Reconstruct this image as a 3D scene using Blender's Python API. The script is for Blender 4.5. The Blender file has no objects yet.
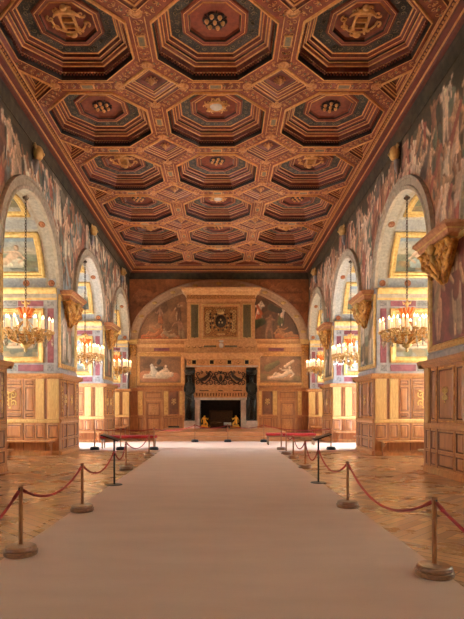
import bpy, bmesh, math, random
import numpy as np
from mathutils import Vector, Matrix
PI = math.pi
C = bpy.context.scene.collection
scene = bpy.context.scene

# ---------------------------------------------------------------- camera
F = 520.0
CX, CZ = 0.14, 1.43
cam_d = bpy.data.cameras.new('camera')
cam_d.sensor_fit = 'VERTICAL'; cam_d.sensor_height = 36.0
cam_d.lens = F / 619 * 36
cam_d.shift_x = 10.5 / 619; cam_d.shift_y = 99.5 / 619
cam_d.clip_start = 0.05; cam_d.clip_end = 200
cam = bpy.data.objects.new('camera', cam_d); C.objects.link(cam)
cam.location = (CX, 0, CZ); cam.rotation_euler = (PI/2, 0, 0)
scene.camera = cam

# ---------------------------------------------------------------- world, light, exposure
W = bpy.data.worlds.new('world'); scene.world = W; W.use_nodes = True
bg = W.node_tree.nodes['Background']
bg.inputs[0].default_value = (0.74, 0.88, 1.0, 1); bg.inputs[1].default_value = 30.0
scene.view_settings.view_transform = 'Standard'
scene.view_settings.look = 'None'
scene.view_settings.gamma = 1.0
scene.view_settings.use_curve_mapping = False
scene.view_settings.exposure = 0.47
scene.cycles.use_denoising = True
scene.cycles.max_bounces = 10
scene.cycles.diffuse_bounces = 7
scene.cycles.glossy_bounces = 4
scene.cycles.transparent_max_bounces = 12
scene.cycles.sample_clamp_indirect = 6.0
scene.cycles.caustics_reflective = False
scene.cycles.caustics_refractive = False

sun = bpy.data.lights.new('sun', 'SUN'); sun.energy = 9; sun.color = (1.0, 0.95, 0.88); sun.angle = 0.03
so = bpy.data.objects.new('sun', sun); C.objects.link(so)
so.rotation_euler = (0, math.radians(90-12.5), math.radians(-2))   # low sun from the right-hand windows

# ---------------------------------------------------------------- room dimensions
HX = 4.95            # half width between the pier faces
YN, YF = -0.6, 28.7  # near and far wall
PIERS = [(3.9, 5.9), (10.0, 12.0), (16.1, 18.1), (22.2, 24.2)]
BAYS = [1.85, 7.95, 14.05, 20.15, 26.25]
AR = 2.05            # arch radius
ZS = 5.16            # springing
DEEP = 3.0           # embrasure depth
ZE = 5.24
ZW = 8.6             # top of fresco wall
ZC = 9.18            # plane of the ceiling ribs

# ---------------------------------------------------------------- materials
MATS = {}
def srgb(r, g, b):
    f = lambda c: (c/255/12.92) if c/255 <= 0.04045 else ((c/255+0.055)/1.055)**2.4
    return (f(r), f(g), f(b), 1)
def mat(name, col, rough=0.5, metal=0.0, col2=None, scale=6.0, stretch=(1,1,1), bump=0.0, bscale=None, kind='noise', lo=0.35, hi=0.65, emit=0, coat=0.0, detail=4):
    m = bpy.data.materials.new(name); m.use_nodes = True
    nt = m.node_tree; b = nt.nodes['Principled BSDF']
    b.inputs['Roughness'].default_value = rough; b.inputs['Metallic'].default_value = metal
    if coat: b.inputs['Coat Weight'].default_value = coat; b.inputs['Coat Roughness'].default_value = 0.15
    b.inputs['Base Color'].default_value = col
    if emit:
        b.inputs['Emission Color'].default_value = col; b.inputs['Emission Strength'].default_value = emit
    tc = nt.nodes.new('ShaderNodeTexCoord'); mp = nt.nodes.new('ShaderNodeMapping')
    mp.inputs['Scale'].default_value = stretch
    nt.links.new(tc.outputs['Object'], mp.inputs['Vector'])
    out = None
    if col2 is not None or bump:
        if kind == 'noise':
            t = nt.nodes.new('ShaderNodeTexNoise'); t.inputs['Scale'].default_value = scale; t.inputs['Detail'].default_value = detail; out = t.outputs['Fac']
        elif kind == 'voronoi':
            t = nt.nodes.new('ShaderNodeTexVoronoi'); t.inputs['Scale'].default_value = scale; out = t.outputs['Distance']
        elif kind == 'wave':
            t = nt.nodes.new('ShaderNodeTexWave'); t.inputs['Scale'].default_value = scale; t.inputs['Distortion'].default_value = 6; t.inputs['Detail'].default_value = 3; out = t.outputs['Fac']
        nt.links.new(mp.outputs['Vector'], t.inputs['Vector'])
    if col2 is not None:
        r = nt.nodes.new('ShaderNodeValToRGB')
        r.color_ramp.elements[0].position = lo; r.color_ramp.elements[0].color = col
        r.color_ramp.elements[1].position = hi; r.color_ramp.elements[1].color = col2
        nt.links.new(out, r.inputs[0]); nt.links.new(r.outputs[0], b.inputs['Base Color'])
    if bump:
        bn = nt.nodes.new('ShaderNodeBump'); bn.inputs['Strength'].default_value = bump; bn.inputs['Distance'].default_value = 0.02
        if bscale:
            t2 = nt.nodes.new('ShaderNodeTexNoise'); t2.inputs['Scale'].default_value = bscale
            nt.links.new(mp.outputs['Vector'], t2.inputs['Vector']); nt.links.new(t2.outputs['Fac'], bn.inputs['Height'])
        else: nt.links.new(out, bn.inputs['Height'])
        nt.links.new(bn.outputs[0], b.inputs['Normal'])
    MATS[name] = m
    return m

oak = mat('oak', srgb(170,114,68), 0.36, 0, srgb(196,140,90), 5, (3,3,0.6), 0.08)
oak_mid = mat('oak_mid', srgb(152,96,56), 0.36, 0, srgb(178,118,72), 5, (3,3,0.6), 0.08)
oak_line = mat('oak_line', srgb(92,50,28), 0.5, 0, srgb(120,70,40), 6)
pale_gilt_lit = mat('pale_gilt_lit_wood', srgb(194,150,92), 0.4, 0.1, srgb(216,176,116), 7, (6,6,0.5), 0.1)  # gilt pilaster tone, also painted light on the recess chair rails
gold = mat('gold', srgb(202,160,94), 0.36, 0.35, srgb(230,194,128), 9, (1,1,1), 0.2)
gold_carved = mat('gold_carved', srgb(176,112,46), 0.36, 0.35, srgb(232,176,94), 9, (1,1,1), 0.3, lo=0.4, hi=0.62)
old_gold = mat('old_gold', srgb(190,138,84), 0.42, 0.15, srgb(216,164,106), 12, (1,1,1), 0.3)
cap_wood = mat('capital_wood', srgb(176,112,76), 0.42, 0.1, srgb(206,148,104), 9, (1,1,1), 0.2)
mantel_gold = mat('mantel_gilt', srgb(196,138,84), 0.5, 0.05, srgb(222,168,112), 10, (1,1,1), 0.3)
mantel_carved = mat('mantel_carved', srgb(120,76,38), 0.5, 0.15, srgb(206,144,78), 22, (1,1,1), 0.8, lo=0.42, hi=0.6)
ceil_wood = mat('ceiling_walnut', srgb(116,52,34), 0.42, 0, srgb(138,66,42), 6, (2,2,1), 0.1)
ceil_red = mat('ceiling_red_walnut', srgb(96,38,28), 0.42, 0, srgb(114,48,34), 6, (2,2,1), 0.1)
ceil_dark = mat('ceiling_dark_walnut', srgb(46,27,22), 0.5, 0, srgb(62,36,28), 6)
ceil_black = mat('ceiling_shadow_gap', srgb(30,20,16), 0.6)
ceil_gold = mat('ceiling_gold', srgb(206,146,86), 0.38, 0.25, srgb(228,172,110), 14, (1,1,1), 0.1)
rib = mat('rib_ground', srgb(124,58,38), 0.45, 0, srgb(146,74,48), 9, (1,1,1), 0.3)
rib_orn = mat('rib_carving', srgb(178,116,72), 0.42, 0.1, srgb(216,158,104), 18, (1,1,1), 0.3)
rib_grey = mat('rib_grey_leaf', srgb(120,112,96), 0.5, 0, srgb(150,128,96), 18)
blue_band = mat('blue_grey_band', srgb(74,72,68), 0.6, 0, srgb(128,108,84), 34, (1,1,1), 0.2, lo=0.56, hi=0.64)
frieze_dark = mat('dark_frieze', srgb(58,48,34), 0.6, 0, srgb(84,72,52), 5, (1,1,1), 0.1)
stone = mat('archivolt_stone', srgb(178,160,138), 0.6, 0, srgb(206,188,164), 9, (1,1,1), 0.2)
stone_end = mat('end_arch_stone', srgb(190,152,120), 0.6, 0, srgb(208,172,138), 9, (1,1,1), 0.2)
plaster = mat('vault_plaster', srgb(196,182,158), 0.6, 0, srgb(220,206,180), 5, (1,1,1), 0.05)
grey_marble = mat('grey_marble', srgb(150,146,150), 0.4, 0, srgb(186,180,178), 7, (1,1,1), 0, lo=0.3, hi=0.7, detail=8)
purple = mat('purple_marble', srgb(116,52,62), 0.35, 0, srgb(144,80,86), 9, (1,1,1), 0, detail=8)
dark_marble = mat('veined_marble', srgb(110,106,108), 0.35, 0, srgb(170,164,160), 14, (1,1,1), 0, detail=8)
white_marble = mat('white_marble', srgb(196,184,172), 0.35, 0, srgb(222,212,200), 6, detail=8)
disc_brown = mat('rosette_brown', srgb(176,106,60), 0.5, 0, srgb(150,84,44), 20)
bronze = mat('bronze', srgb(40,38,34), 0.4, 0.5, srgb(62,56,46), 12, (1,1,1), 0.3)
bronze_relief = mat('bronze_relief', srgb(44,30,22), 0.4, 0.4, srgb(84,56,34), 16, (1,1,1), 0.5)
verdigris = mat('bronze_green_panel', srgb(96,84,56), 0.5, 0.1, srgb(126,108,70), 18, (1,1,1), 0.6)
soot = mat('soot', srgb(14,12,11), 0.9, 0, srgb(30,24,20), 8)
log_m = mat('log_bark', srgb(70,48,32), 0.8, 0, srgb(110,80,54), 14, (1,1,1), 0.5)
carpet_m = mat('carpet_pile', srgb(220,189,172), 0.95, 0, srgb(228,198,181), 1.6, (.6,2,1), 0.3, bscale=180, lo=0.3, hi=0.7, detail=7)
red_velvet = mat('red_velvet', srgb(150,20,26), 0.8, 0, srgb(176,34,36), 20)
rope_m = mat('red_rope', srgb(128,14,20), 0.7, 0, srgb(150,26,28), 60)
post_wood = mat('post_wood', srgb(132,82,48), 0.3, 0, srgb(160,106,66), 10, (6,6,0.8))
base_wood = mat('base_wood', srgb(112,76,52), 0.28, 0, srgb(146,104,74), 8, (1,6,6), coat=0.4)
black_metal = mat('black_metal', srgb(22,22,24), 0.45, 0.3, srgb(32,32,34), 20)
panel_face = mat('sign_face', srgb(90,84,80), 0.4, 0, srgb(120,112,104), 20)
dais_wood = mat('dais_wood', srgb(176,114,70), 0.35, 0, srgb(196,134,88), 6, (0.6,4,4), 0.05)
paper = mat('plaque_face', srgb(190,204,216), 0.4, 0, srgb(206,216,224), 9)
candle_m = mat('candle_wax', srgb(255,226,184), 0.5, emit=0.35)
flame_m = mat('candle_bulb', srgb(255,214,150), 0.4, emit=6)
andiron_gold = mat('andiron_gilt', srgb(214,150,44), 0.3, 0.5, srgb(240,184,74), 14, (1,1,1), 0.2)
amber = mat('amber_crown', srgb(216,98,30), 0.3, 0.2, srgb(240,140,60), 14, (1,1,1), 0.2)
chain_m = mat('chain_iron', srgb(60,44,32), 0.5, 0.5, srgb(84,62,42), 20)
crystal = mat('crystal', srgb(190,180,160), 0.15, 0.3, srgb(226,216,200), 16)
rooms_white = mat('window_paint', srgb(214,206,190), 0.5, 0, srgb(224,216,200), 5)
outer_m = mat('embrasure_wall', srgb(196,178,146), 0.6, 0, srgb(212,194,162), 4)

def make_paint_mat():
    m = bpy.data.materials.new('fresco_paint'); m.use_nodes = True; nt = m.node_tree
    b = nt.nodes['Principled BSDF']; b.inputs['Roughness'].default_value = 0.6
    a = nt.nodes.new('ShaderNodeAttribute'); a.attribute_name = 'Col'
    n = nt.nodes.new('ShaderNodeTexNoise'); n.inputs['Scale'].default_value = 14; n.inputs['Detail'].default_value = 6
    tc = nt.nodes.new('ShaderNodeTexCoord'); nt.links.new(tc.outputs['Object'], n.inputs['Vector'])
    mr = nt.nodes.new('ShaderNodeMapRange'); mr.inputs[1].default_value = 0.3; mr.inputs[2].default_value = 0.7; mr.inputs[3].default_value = 0.8; mr.inputs[4].default_value = 1.2
    nt.links.new(n.outputs['Fac'], mr.inputs[0])
    v = nt.nodes.new('ShaderNodeVectorMath'); v.operation = 'SCALE'
    nt.links.new(a.outputs['Color'], v.inputs[0]); nt.links.new(mr.outputs[0], v.inputs['Scale'])
    nt.links.new(v.outputs[0], b.inputs['Base Color'])
    return m
paint = make_paint_mat()

def make_parquet():
    m = bpy.data.materials.new('oak_parquet'); m.use_nodes = True; nt = m.node_tree
    b = nt.nodes['Principled BSDF']; b.inputs['Roughness'].default_value = 0.3
    b.inputs['Coat Weight'].default_value = 0.3; b.inputs['Coat Roughness'].default_value = 0.12
    tc = nt.nodes.new('ShaderNodeTexCoord')
    def brick(rot):
        mp = nt.nodes.new('ShaderNodeMapping'); mp.inputs['Rotation'].default_value = (0,0,rot)
        br = nt.nodes.new('ShaderNodeTexBrick')
        br.inputs['Scale'].default_value = 1.0; br.inputs['Mortar Size'].default_value = 0.006; br.inputs['Brick Width'].default_value = 1.1; br.inputs['Row Height'].default_value = 0.13
        br.inputs['Color1'].default_value = srgb(150,104,68); br.inputs['Color2'].default_value = srgb(208,160,112); br.inputs['Mortar'].default_value = srgb(100,70,48)
        nt.links.new(tc.outputs['Object'], mp.inputs[0]); nt.links.new(mp.outputs[0], br.inputs['Vector'])
        return br
    b1, b2 = brick(PI/4), brick(-PI/4)
    ch = nt.nodes.new('ShaderNodeTexChecker'); ch.inputs['Scale'].default_value = 0.7
    nt.links.new(tc.outputs['Object'], ch.inputs['Vector'])
    mx = nt.nodes.new('ShaderNodeMix'); mx.data_type = 'RGBA'
    nt.links.new(ch.outputs['Fac'], mx.inputs[0]); nt.links.new(b1.outputs['Color'], mx.inputs[6]); nt.links.new(b2.outputs['Color'], mx.inputs[7])
    n = nt.nodes.new('ShaderNodeTexNoise'); n.inputs['Scale'].default_value = 1.6; n.inputs['Detail'].default_value = 6
    nt.links.new(tc.outputs['Object'], n.inputs['Vector'])
    mr = nt.nodes.new('ShaderNodeMapRange'); mr.inputs[1].default_value = 0.3; mr.inputs[2].default_value = 0.7; mr.inputs[3].default_value = 0.8; mr.inputs[4].default_value = 1.2
    nt.links.new(n.outputs['Fac'], mr.inputs[0])
    v = nt.nodes.new('ShaderNodeVectorMath'); v.operation = 'SCALE'
    nt.links.new(mx.outputs[2], v.inputs[0]); nt.links.new(mr.outputs[0], v.inputs['Scale']); nt.links.new(v.outputs[0], b.inputs['Base Color'])
    mr2 = nt.nodes.new('ShaderNodeMapRange'); mr2.inputs[3].default_value = 0.22; mr2.inputs[4].default_value = 0.34
    nt.links.new(n.outputs['Fac'], mr2.inputs[0]); nt.links.new(mr2.outputs[0], b.inputs['Roughness'])
    return m
parquet = make_parquet()

def make_glass():
    m = bpy.data.materials.new('window_glass'); m.use_nodes = True; nt = m.node_tree
    nt.nodes.remove(nt.nodes['Principled BSDF']); o = nt.nodes['Material Output']
    t = nt.nodes.new('ShaderNodeBsdfTransparent'); g = nt.nodes.new('ShaderNodeBsdfGlossy'); g.inputs['Roughness'].default_value = 0.05
    mx = nt.nodes.new('ShaderNodeMixShader'); mx.inputs[0].default_value = 0.07
    nt.links.new(t.outputs[0], mx.inputs[1]); nt.links.new(g.outputs[0], mx.inputs[2]); nt.links.new(mx.outputs[0], o.inputs[0])
    return m
glass = make_glass()
def make_added_blind(t, k=1.0):  # cloth of the added blinds that filter the window light
    m = bpy.data.materials.new('added_blind_cloth'); m.use_nodes = True; nt = m.node_tree
    nt.nodes.remove(nt.nodes['Principled BSDF']); o = nt.nodes['Material Output']
    a = nt.nodes.new('ShaderNodeBsdfDiffuse'); a.inputs[0].default_value = srgb(232,226,214)
    g = nt.nodes.new('ShaderNodeBsdfTranslucent'); g.inputs[0].default_value = srgb(246,240,228)
    mx = nt.nodes.new('ShaderNodeMixShader'); mx.inputs[0].default_value = t
    nt.links.new(a.outputs[0], mx.inputs[1]); nt.links.new(g.outputs[0], mx.inputs[2]); nt.links.new(mx.outputs[0], o.inputs[0])
    return m
added_blind_m = make_added_blind(0.5)
added_blind_thin = make_added_blind(0.75)

frame_gold = mat('picture_frame_gilt', srgb(212,170,98), 0.34, 0.3, srgb(236,202,132), 12, (1,1,1), 0.15)
# ---------------------------------------------------------------- mesh builder
def ident(u, v, w): return (u, v, w)
def frame(o, ud, nd):
    """local (u along, v up, w outwards) -> world"""
    def f(u, v, w): return (o[0]+ud[0]*u+nd[0]*w, o[1]+ud[1]*u+nd[1]*w, o[2]+v)
    return f
class MB:
    def __init__(s, T=ident): s.v=[]; s.f=[]; s.m=[]; s.T=T; s.c=[]
    def add(s, vs, fs, m=0, raw=False):
        n=len(s.v)
        s.v += [tuple(p) if raw else s.T(*p) for p in vs]
        s.f += [[i+n for i in f] for f in fs]
        s.m += ([m]*len(fs)) if isinstance(m,int) else list(m)
        return s
    def box(s, a0,a1,b0,b1,c0,c1, m=0):
        vs=[(a,b,c) for a in (a0,a1) for b in (b0,b1) for c in (c0,c1)]
        return s.add(vs, [(0,1,3,2),(4,6,7,5),(0,4,5,1),(2,3,7,6),(0,2,6,4),(1,5,7,3)], m)
    def rings(s, outs, m=None, cap=None, capm=0, closed_back=False):
        """outs: list of rings (equal count of 3-D local points)"""
        n=len(outs[0]); vs=[p for r in outs for p in r]; fs=[]; ms=[]
        for k in range(len(outs)-1):
            for i in range(n):
                fs.append((k*n+i,k*n+(i+1)%n,(k+1)*n+(i+1)%n,(k+1)*n+i)); ms.append(m[k] if m else 0)
        if cap: fs.append(tuple((len(outs)-1)*n+i for i in range(n))); ms.append(capm)
        if closed_back: fs.append(tuple(range(n))); ms.append(0)
        return s.add(vs, fs, ms)
    def panel(s, u0,u1,v0,v1, prof, m=None, capm=0, back=None):
        """rectangular ring profile: prof = [(inset, w)]; a last cap"""
        outs=[[(u0+d,v0+d,w),(u1-d,v0+d,w),(u1-d,v1-d,w),(u0+d,v1-d,w)] for d,w in prof]
        return s.rings(outs, m, True, capm)
    def lathe(s, prof, c=(0,0,0), seg=20, m=0, axis='z', cap=True):
        vs=[]
        for r,h in prof:
            for i in range(seg):
                a=2*PI*i/seg; x,y=r*math.cos(a), r*math.sin(a)
                if axis=='z': p=(c[0]+x,c[1]+y,c[2]+h)
                elif axis=='y': p=(c[0]+x,c[1]+h,c[2]+y)
                else: p=(c[0]+h,c[1]+x,c[2]+y)
                vs.append(p)
        fs=[]; ms=[]
        for k in range(len(prof)-1):
            for i in range(seg):
                fs.append((k*seg+i,k*seg+(i+1)%seg,(k+1)*seg+(i+1)%seg,(k+1)*seg+i)); ms.append(m if isinstance(m,int) else m[k])
        if cap:
            fs.append(tuple(range(seg))); fs.append(tuple((len(prof)-1)*seg+i for i in range(seg)))
            ms += [m if isinstance(m,int) else m[0], m if isinstance(m,int) else m[-1]]
        return s.add(vs, fs, ms)
    def tube(s, pts, r, seg=6, m=0, closed=False):
        P=[Vector(p) for p in pts]; n=len(P)
        R = r if isinstance(r,(list,tuple)) else [r]*n
        vs=[]; up=None
        for i in range(n):
            a=P[(i-1)%n] if (closed or i>0) else P[i]; b=P[(i+1)%n] if (closed or i<n-1) else P[i]
            t=(b-a)
            if t.length<1e-9: t=Vector((0,0,1))
            t.normalize()
            if up is None:
                up = Vector((0,0,1)) if abs(t.z)<0.9 else Vector((1,0,0))
            x=up-t*up.dot(t)
            if x.length<1e-4: x=Vector((1,0,0))-t*t.x
            x.normalize(); y=t.cross(x); up=x
            for k in range(seg):
                q=2*PI*k/seg; vs.append(tuple(P[i]+x*(R[i]*math.cos(q))+y*(R[i]*math.sin(q))))
        fs=[]
        for i in range(n if closed else n-1):
            j=(i+1)%n
            for k in range(seg): fs.append((i*seg+k,i*seg+(k+1)%seg,j*seg+(k+1)%seg,j*seg+k))
        if not closed:
            fs.append(tuple(range(seg))); fs.append(tuple((n-1)*seg+k for k in range(seg)))
        return s.add(vs, fs, m)
    def ball(s, c, r, m=0, seg=8, rings=5):
        rr = r if isinstance(r,(tuple,list)) else (r,r,r)
        vs=[(c[0],c[1],c[2]+rr[2])]
        for j in range(1,rings):
            a=PI*j/rings
            for i in range(seg):
                b=2*PI*i/seg; vs.append((c[0]+rr[0]*math.sin(a)*math.cos(b),c[1]+rr[1]*math.sin(a)*math.sin(b),c[2]+rr[2]*math.cos(a)))
        vs.append((c[0],c[1],c[2]-rr[2])); L=len(vs)-1; fs=[]
        for i in range(seg): fs.append((0,1+i,1+(i+1)%seg))
        for j in range(rings-2):
            for i in range(seg):
                a=1+j*seg; fs.append((a+i,a+seg+i,a+seg+(i+1)%seg,a+(i+1)%seg))
        a=1+(rings-2)*seg
        for i in range(seg): fs.append((a+i,L,a+(i+1)%seg))
        return s.add(vs, fs, m)
    def spiral(s, u, v, w, r0, turns, a0, sgn=1, thick=0.02, m=0, n=14, plane='uv', seg=5):
        pts=[]; R=[]
        for i in range(n+1):
            t=i/n; a=a0+sgn*turns*2*PI*t; r=r0*(1-t)**0.8*0.95+0.05*r0
            du,dv=r*math.cos(a),r*math.sin(a)
            pts.append((u+du,v+dv,w+0.3*thick*t)); R.append(thick*(1-0.5*t))
        pts=[s._pl(p,plane) for p in pts]
        return s.tube(pts,R,seg,m)
    def _pl(s,p,plane): return p if plane=='uv' else p
    def extrude_profile(s, prof, u0, u1, m=None):
        """prof list of (v,w) swept along u"""
        n=len(prof); vs=[(u0,a,b) for a,b in prof]+[(u1,a,b) for a,b in prof]
        fs=[(i,i+1,n+i+1,n+i) for i in range(n-1)]
        ms=list(m) if m else [0]*(n-1)
        fs+= [tuple(range(n)), tuple(range(n,2*n))]; ms += [ms[0],ms[0]]
        return s.add(vs, fs, ms)
    def build(s, name, mats, parent=None, smooth=False, bevel=0, cols=None, fixn=True):
        me=bpy.data.meshes.new(name)
        me.from_pydata(s.v,[],s.f)
        if not isinstance(mats,(list,tuple)): mats=[mats]
        for k in mats: me.materials.append(k)
        me.polygons.foreach_set('material_index', s.m)
        if cols is not None:
            at=me.color_attributes.new('Col','FLOAT_COLOR','POINT')
            a=np.ones((len(s.v),4),dtype=np.float32); a[:,:3]=cols; at.data.foreach_set('color',a.ravel())
        if fixn:
            bm=bmesh.new(); bm.from_mesh(me); bmesh.ops.recalc_face_normals(bm,faces=bm.faces); bm.to_mesh(me); bm.free()
        if smooth: me.polygons.foreach_set('use_smooth',[True]*len(me.polygons))
        me.update()
        o=bpy.data.objects.new(name,me); C.objects.link(o)
        if parent is not None: o.parent=parent; o.matrix_parent_inverse=Matrix.Identity(4); o.location=-Vector(world_loc(parent)); 
        if bevel:
            b=o.modifiers.new('bevel','BEVEL'); b.width=bevel; b.segments=2; b.limit_method='ANGLE'
        return o
def world_loc(o):
    l=Vector(o.location)
    while o.parent is not None: o=o.parent; l+=Vector(o.location)
    return l
def empty(name, loc=(0,0,0), parent=None):
    o=bpy.data.objects.new(name,None); C.objects.link(o); o.location=loc
    o.empty_display_size=0.1
    if parent is not None: o.parent=parent
    return o
def tag(o, label=None, cat=None, group=None, kind=None):
    if label: o['label']=label
    if cat: o['category']=cat
    if group: o['group']=group
    if kind: o['kind']=kind
    return o
def copy_tree(o, parent=None):
    c=o.copy(); C.objects.link(c)
    if parent is not None: c.parent=parent
    for ch in list(o.children): copy_tree(ch,c)
    return c

# ---------------------------------------------------------------- painter (fresco pictures as vertex colours)
class Canvas:
    def __init__(s,w,h,res,bg):
        s.w,s.h,s.res=w,h,res; s.W=int(w*res)+1; s.H=int(h*res)+1
        s.a=np.zeros((s.H,s.W,3)); s.a[:]=bg[:3]
    def _box(s,x0,x1,y0,y1):
        i0=max(0,int(x0*s.res)-1); i1=min(s.W,int(x1*s.res)+2); j0=max(0,int(y0*s.res)-1); j1=min(s.H,int(y1*s.res)+2)
        if i0>=i1 or j0>=j1: return None
        X,Y=np.meshgrid(np.arange(i0,i1)/s.res,np.arange(j0,j1)/s.res)
        return i0,i1,j0,j1,X,Y
    def limb(s,x0,y0,x1,y1,r0,r1,col,a=1.0,model=0.42):
        R=max(r0,r1); b=s._box(min(x0,x1)-R,max(x0,x1)+R,min(y0,y1)-R,max(y0,y1)+R)
        if b is None: return
        i0,i1,j0,j1,X,Y=b; dx,dy=x1-x0,y1-y0; L=dx*dx+dy*dy+1e-9
        t=np.clip(((X-x0)*dx+(Y-y0)*dy)/L,0,1); px=x0+t*dx; py=y0+t*dy
        d=np.hypot(X-px,Y-py); r=r0+(r1-r0)*t; soft=0.8/s.res
        k=np.clip((r-d)/soft+0.5,0,1)*a
        tone=1+model*(((Y-py)-(X-px))/(r+1e-6))*0.8
        c=np.array(col[:3])[None,None,:]*tone[:,:,None]
        s.a[j0:j1,i0:i1]=s.a[j0:j1,i0:i1]*(1-k[:,:,None])+c*k[:,:,None]
    def noise(s,amp,cell,rng):
        g=rng.random((int(s.h/cell)+3,int(s.w/cell)+3))
        y=np.arange(s.H)/s.res/cell; x=np.arange(s.W)/s.res/cell
        yi=y.astype(int); xi=x.astype(int); fy=(y-yi)[:,None]; fx=(x-xi)[None,:]
        g00=g[yi][:,xi]; g01=g[yi][:,xi+1]; g10=g[yi+1][:,xi]; g11=g[yi+1][:,xi+1]
        n=(g00*(1-fx)+g01*fx)*(1-fy)+(g10*(1-fx)+g11*fx)*fy
        return (n-0.5)*2*amp
    def mottle(s,amp,cell,rng): s.a*= (1+s.noise(amp,cell,rng))[:,:,None]
    def sample(s,x,y):
        i=np.clip((np.asarray(x)*s.res).round().astype(int),0,s.W-1); j=np.clip((np.asarray(y)*s.res).round().astype(int),0,s.H-1)
        return np.clip(s.a[j,i],0.002,1)
SK=[srgb(206,170,138),srgb(190,150,116),srgb(168,120,90),srgb(216,190,164),srgb(150,104,76)]
def mult(c,k): return (c[0]*k,c[1]*k,c[2]*k)
def stand(cv,x,y,h,r,cloths):
    sk=SK[r.integers(len(SK))]; cl=cloths[r.integers(len(cloths))]; cl2=cloths[r.integers(len(cloths))]
    ln=r.uniform(-.12,.12)*h; px,py=x+ln*.4,y+.5*h; sx,sy=x+ln,y+.8*h
    dark=mult(cl,.35)
    cv.limb(x,y+.1*h,sx,sy,.17*h,.15*h,dark,.55)
    for q in (-1,1):
        kx=px+q*r.uniform(.03,.12)*h; cv.limb(px+q*.04*h,py,kx,y+.27*h,.075*h,.055*h,sk); cv.limb(kx,y+.27*h,kx+r.uniform(-.05,.05)*h,y,.05*h,.028*h,sk)
    if r.random()<.75:
        for q in range(3):
            o=r.uniform(-.08,.08)*h; cv.limb(px+o,py+.08*h,x+o*1.8,y+r.uniform(.03,.2)*h,.06*h,.075*h,mult(cl,r.uniform(.75,1.25)))
    cv.limb(px,py,sx,sy,.085*h,.115*h,sk if r.random()<.6 else cl2)
    for q in (-1,1):
        ex,ey=sx+q*r.uniform(.12,.25)*h,sy-r.uniform(-.12,.2)*h
        cv.limb(sx+q*.1*h,sy,ex,ey,.042*h,.036*h,sk); cv.limb(ex,ey,ex+r.uniform(-.15,.15)*h,ey+r.uniform(-.18,.2)*h,.034*h,.024*h,sk)
    if r.random()<.5: cv.limb(sx-.12*h,sy+.02*h,px+.12*h,py-.05*h,.045*h,.07*h,cl2)
    cv.limb(sx,sy,sx+ln*.3,sy+.1*h,.035*h,.03*h,sk)
    cv.limb(sx+ln*.3,sy+.13*h,sx+ln*.3,sy+.16*h,.055*h,.06*h,mult(srgb(110,76,50),1))
    cv.limb(sx+ln*.3+.01*h,sy+.12*h,sx+ln*.3+.01*h,sy+.15*h,.045*h,.045*h,sk)
def recline(cv,x,y,L,r,cloths,d=1,sk=None):
    sk=sk or SK[r.integers(2)]; cl=cloths[r.integers(len(cloths))]
    cv.limb(x-.3*L*d,y-.04*L,x+.5*L*d,y-.06*L,.13*L,.09*L,cl); cv.limb(x-.1*L*d,y-.09*L,x+.55*L*d,y-.1*L,.05*L,.04*L,mult(cl,1.3))
    cv.limb(x,y,x-.26*L*d,y+.2*L,.085*L,.1*L,sk)
    cv.limb(x,y,x+.26*L*d,y+.12*L,.08*L,.055*L,sk); cv.limb(x+.26*L*d,y+.12*L,x+.42*L*d,y-.06*L,.05*L,.025*L,sk)
    cv.limb(x,y-.02*L,x+.3*L*d,y-.02*L,.075*L,.05*L,mult(sk,.85)); cv.limb(x+.3*L*d,y-.02*L,x+.52*L*d,y-.05*L,.045*L,.022*L,mult(sk,.85))
    cv.limb(x-.3*L*d,y+.24*L,x-.44*L*d,y+.08*L,.04*L,.03*L,sk); cv.limb(x-.44*L*d,y+.08*L,x-.3*L*d,y-.04*L,.03*L,.022*L,sk)
    cv.limb(x-.2*L*d,y+.26*L,x-.02*L*d,y+.24*L,.038*L,.028*L,sk); cv.limb(x-.02*L*d,y+.24*L,x+.12*L*d,y+.34*L,.028*L,.02*L,sk)
    cv.limb(x-.3*L*d,y+.35*L,x-.3*L*d,y+.38*L,.055*L,.06*L,srgb(120,80,46)); cv.limb(x-.28*L*d,y+.34*L,x-.28*L*d,y+.37*L,.045*L,.045*L,sk)
CL_WARM=[srgb(150,84,60),srgb(186,150,120),srgb(120,66,46),srgb(204,178,146),srgb(134,108,80),srgb(110,96,70),srgb(170,112,84)]
CL_COOL=[srgb(204,190,166),srgb(150,156,150),srgb(186,160,132),srgb(106,112,96),srgb(166,96,74),srgb(214,196,168),srgb(128,84,66),srgb(120,128,122)]
CL_OCHRE=[srgb(166,96,56),srgb(120,80,50),srgb(190,140,96),srgb(90,86,52),srgb(176,110,70)]
def scene_canvas(w,h,seed,mode='land',cloths=None,n=3,res=30):
    r=np.random.default_rng(seed); cloths=cloths or CL_COOL
    bgc={'land':srgb(150,146,132),'ochre':srgb(140,98,66),'dark':srgb(104,70,46),'crowd':srgb(96,80,62),'red':srgb(120,60,50)}[mode]
    cv=Canvas(w,h,res,bgc)
    if mode=='land':
        for q in range(9):
            y=h*(1-.1*q); cv.limb(0,y,w,y+r.uniform(-.1,.1)*h,.1*h,.1*h,[srgb(140,152,164),srgb(176,170,158),srgb(186,172,146),srgb(120,122,96),srgb(110,98,64)][min(4,q//2)],.8,0)
        for q in range(6):
            cv.limb(r.uniform(0,w),r.uniform(.0,.4)*h,r.uniform(0,w),r.uniform(0,.3)*h,.1*h,.06*h,[srgb(96,92,60),srgb(140,110,70),srgb(80,84,70)][r.integers(3)],.8)
    else:
        for q in range(14):
            x,y=r.uniform(0,w),r.uniform(0,h); cv.limb(x,y,x+r.uniform(-.3,.3)*h,y+r.uniform(-.2,.2)*h,.14*h,.1*h,mult(bgc,r.uniform(.5,1.5)),.6)
    return cv,r
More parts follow.
